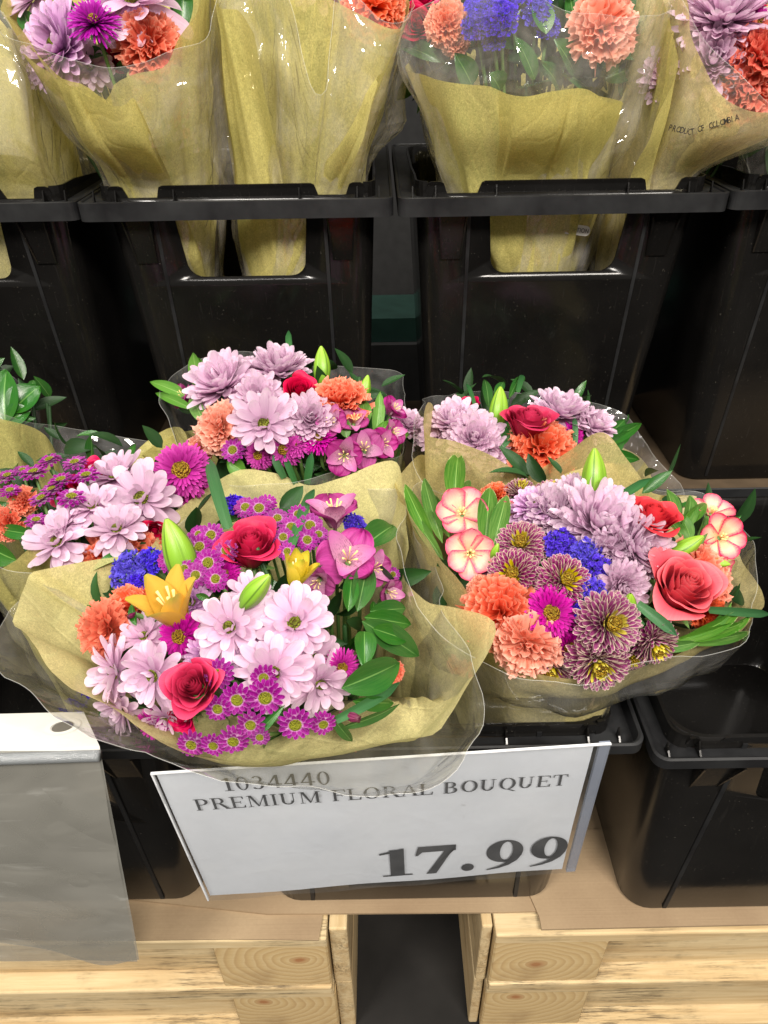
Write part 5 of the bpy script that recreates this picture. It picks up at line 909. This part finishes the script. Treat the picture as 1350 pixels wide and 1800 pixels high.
for q in ((1272, 35, 84, .012, (-.2, -.4, .9)), (1252, 112, 66, .012, (-.3, .1, .9)), (1182, 128, 56, .0, (-.6, .2, .7)), (1230, 0, 60, 0, (-.5, -.4, .7))): b.flower('pompon', q[0], q[1], q[2], q[3], aim=q[4])
b.flower('aster', 1330, 42, 34, .02); b.flower('carnr', 1330, 105, 58, .02, aim=(.1, 0, 1)); b.flower('carn', 1315, 155, 56, .02, aim=(-.1, .45, .85)); b.flower('rose', 1340, -10, 30)
b.wrap('paper_wrap', [(1140, -60, .86), (1180, -20, .82), (1208, 0, .80), (1214, 60, .79), (1238, 118, .785), (1262, 162, .78), (1292, 186, .78), (1350, 198, .79), (1430, 170, .82), (1470, 20, .92), (1400, -120, 1.02), (1240, -150, 1.02)], M_WRAPT, .03, .5, .0, 130, 30, .008, 21, bulge=.0, clamp=OFS(CL3, 0.009000000000000001), cr=.006)
b.wrap('paper_flap', [(1150, -40, .84), (1178, 40, .80), (1190, 120, .785), (1150, 215, .785)], M_WRAPU, 0.036, .5, .01, 60, 28, .006, 35, open_=True, clamp=OFS(CL3, 0.0075), cr=.006)
b.wrap('cellophane', [(1125, -40, .85), (1190, -10, .80), (1230, 60, .775), (1300, 140, .765), (1370, 190, .77), (1450, 180, .80), (1500, 20, .92), (1400, -150, 1.03), (1220, -170, 1.03), (1130, -120, .95)], M_FILMR, .042, .5, .0, 130, 28, .007, 22, wob=.01, bulge=.003, clamp=OFS(CL3, 0.006), cr=.011)
BU4 = b
b = Bouquet('olive wrapped cone cut off by the left edge in the rear row', (xc(129, 378, UY)-.20, 1.03, UZ), (-60, -20, .92, 120, 110, .08), 61)
b.foliage(40, .6)
b.wrap('paper_wrap', [(-260, 20, .85), (-120, 30, .80), (-20, 20, .79), (20, 50, .82), (10, -80, .95), (-120, -150, 1.0), (-240, -80, .95)], M_WRAPU, .12, .55, -.08, 110, 26, .006, 24, bulge=.03, clamp=OFS(CL1, 0.003), cr=.006)
b.wrap('cellophane', [(-280, 0, .85), (-120, 0, .78), (-10, 10, .77), (40, 60, .80), (30, -100, .95), (-120, -170, 1.0), (-240, -100, .95)], M_FILMR, .13, .55, -.08, 110, 26, .006, 25, wob=.01, bulge=.035, clamp=OFS(CL1, 0), cr=.011)
b = Bouquet('dark green bare stems in clear film at the right edge of the rear row', (xc(1284, 386, UY)+.24, 1.10, UZ), (1420, 130, .96, 110, 100, .07), 63)
b.foliage(60, .8, size=(.05, .08))
b.wrap('cellophane', [(1260, 330, .86), (1300, 270, .84), (1350, 215, .82), (1450, 120, .84), (1560, 100, .95), (1500, 50, 1.02), (1400, 100, 1.0)], M_FILMR, .11, .55, -.05, 90, 22, .006, 27, wob=.008, bulge=.02, clamp=OFS(CL4, 0), cr=.011)

# ---- printed words on the film and a care label, from the built-in sans lettering
def text_mesh(txt, size, name, mat, parent, M):
    cu = bpy.data.curves.new(name, 'FONT'); cu.body = txt; cu.size = size; cu.resolution_u = 3; o = bpy.data.objects.new(name, cu); COL.objects.link(o)
    bpy.context.view_layer.update(); me = bpy.data.meshes.new_from_object(o.evaluated_get(bpy.context.evaluated_depsgraph_get())); bpy.data.objects.remove(o)
    o = link(name, me, parent, mat); o.matrix_basis = M; return o
def pic_frame(px, py, d, ang, parent_loc, tow=None):               # text lies in a plane facing the viewer's side of the wrap
    p = at(px, py, d)-np.asarray(parent_loc); a = math.radians(ang); z = np.array([0, -.93, .36]); x = RV*math.cos(a)-UV*math.sin(a); x = x-z*(x@z); x /= np.linalg.norm(x); y = np.cross(z, x)
    return Matrix(((x[0], y[0], z[0], p[0]), (x[1], y[1], z[1], p[1]), (x[2], y[2], z[2], p[2]), (0, 0, 0, 1)))
from mathutils.bvhtree import BVHTree
def hit(o, px, py):                                              # where the sight line to a point of the photograph meets a wrap
    M = o.matrix_world if False else Matrix.Translation(o.parent.location); bm_ = bmesh.new(); bm_.from_mesh(o.data); bm_.transform(M); t_ = BVHTree.FromBMesh(bm_); bm_.free()
    r_ = ray(px, py); p, n, i_, d_ = t_.ray_cast(Vector(CP), Vector(r_).normalized()); 
    if n is not None and n.dot(Vector(r_)) > 0: n = -n
    return p, n
U4F = [c_ for c_ in BU4.o.children if c_.name.startswith('cellophane')][0]
W_ = 'PRODUCT OF COLOMBIA'; xs = np.linspace(1174, 1292, len(W_))
def curve_y(x): return 229+(x-1174)*.22 if x < 1212 else 237.4-(x-1212)*.30
printed = []; dd = []
for i_ in range(len(W_)):
    hs = [h_[0] for h_ in (hit(o_, xs[i_], curve_y(xs[i_])) for o_ in BU4.o.children if any(w in o_.name for w in ('wrap', 'cello', 'flap'))) if h_[0] is not None]
    dd.append(min(float((np.array(h_)-CP)@F) for h_ in hs) if hs else np.nan)
dd = np.array(dd); ok = ~np.isnan(dd); cf = np.polyfit(xs[ok], dd[ok], 2); off_ = np.max(np.polyval(cf, xs[ok])-dd[ok])
for i_, ch in enumerate(W_):
    if ch == ' ': continue
    y0_ = curve_y(xs[i_]); sl = (curve_y(xs[i_]+4)-curve_y(xs[i_]-4))/8; p = at(xs[i_], y0_, np.polyval(cf, xs[i_])-off_-.0012)
    z = -ray(xs[i_], 230); z /= np.linalg.norm(z); x_ = RV-UV*sl; x_ = x_-z*(x_@z); x_ /= np.linalg.norm(x_); y_ = np.cross(z, x_); printed.append((ch, p-np.array(BU4.o.location), x_, y_, z))
mbt = MB()
for ch, q, x_, y_, z in printed:
    cu = bpy.data.curves.new('printed_letter', 'FONT'); cu.body = ch; cu.size = .0092; cu.resolution_u = 2; cu.offset = .00012; o = bpy.data.objects.new('printed_letter', cu); COL.objects.link(o)
    bpy.context.view_layer.update(); me = bpy.data.meshes.new_from_object(o.evaluated_get(bpy.context.evaluated_depsgraph_get())); bpy.data.objects.remove(o)
    V = np.array([tuple(v_.co) for v_ in me.vertices]); mbt.add(V[:, 0:1]*x_*.72+V[:, 1:2]*y_+q, [tuple(p_.vertices) for p_ in me.polygons])
mbt.build('printed_words', M_INKB, BU4.o, False)
# white care label seen through the handle hole
P3 = [c_ for c_ in BU3.o.children if c_.name.startswith('cellophane')][0]
p, n = hit(P3, 1012, 403)
if p is not None:
    tl = empty('care_label', tuple(np.array(p)-np.array([0, .003, 0])), 'small white rounded label reading SUMPTION, inside the handle hole of a rear bucket', 'label')
    Z = np.array([0, -.97, .24]); Z /= np.linalg.norm(Z); a_ = math.radians(7); X = RV*math.cos(a_)-UV*math.sin(a_); X = X-Z*(X@Z); X /= np.linalg.norm(X); Y = np.cross(Z, X)
    wl, hl_, n_ = .0185, .0062, 8; V = []
    for sx in (1, -1):
        for k_ in range(n_+1): an = math.radians(-90+180*k_/n_)*1; V.append(X*(sx*(wl-hl_)+sx*hl_*math.cos(an))+Y*(sx*hl_*math.sin(an)))
    m_ = MB(); m_.add(V, [tuple(range(len(V)))]); o = m_.build('label_face', M_HEAD, tl, False); so = o.modifiers.new('s', 'SOLIDIFY'); so.thickness = .0003
    text_mesh('SUMPTION', .0078, 'label_lettering', M_INKB, tl, Matrix(((X[0]*.85, Y[0], Z[0], (-X*.0160-Y*.0026+Z*.0006)[0]), (X[1]*.85, Y[1], Z[1], (-X*.0160-Y*.0026+Z*.0006)[1]), (X[2]*.85, Y[2], Z[2], (-X*.0160-Y*.0026+Z*.0006)[2]), (0, 0, 0, 1))))
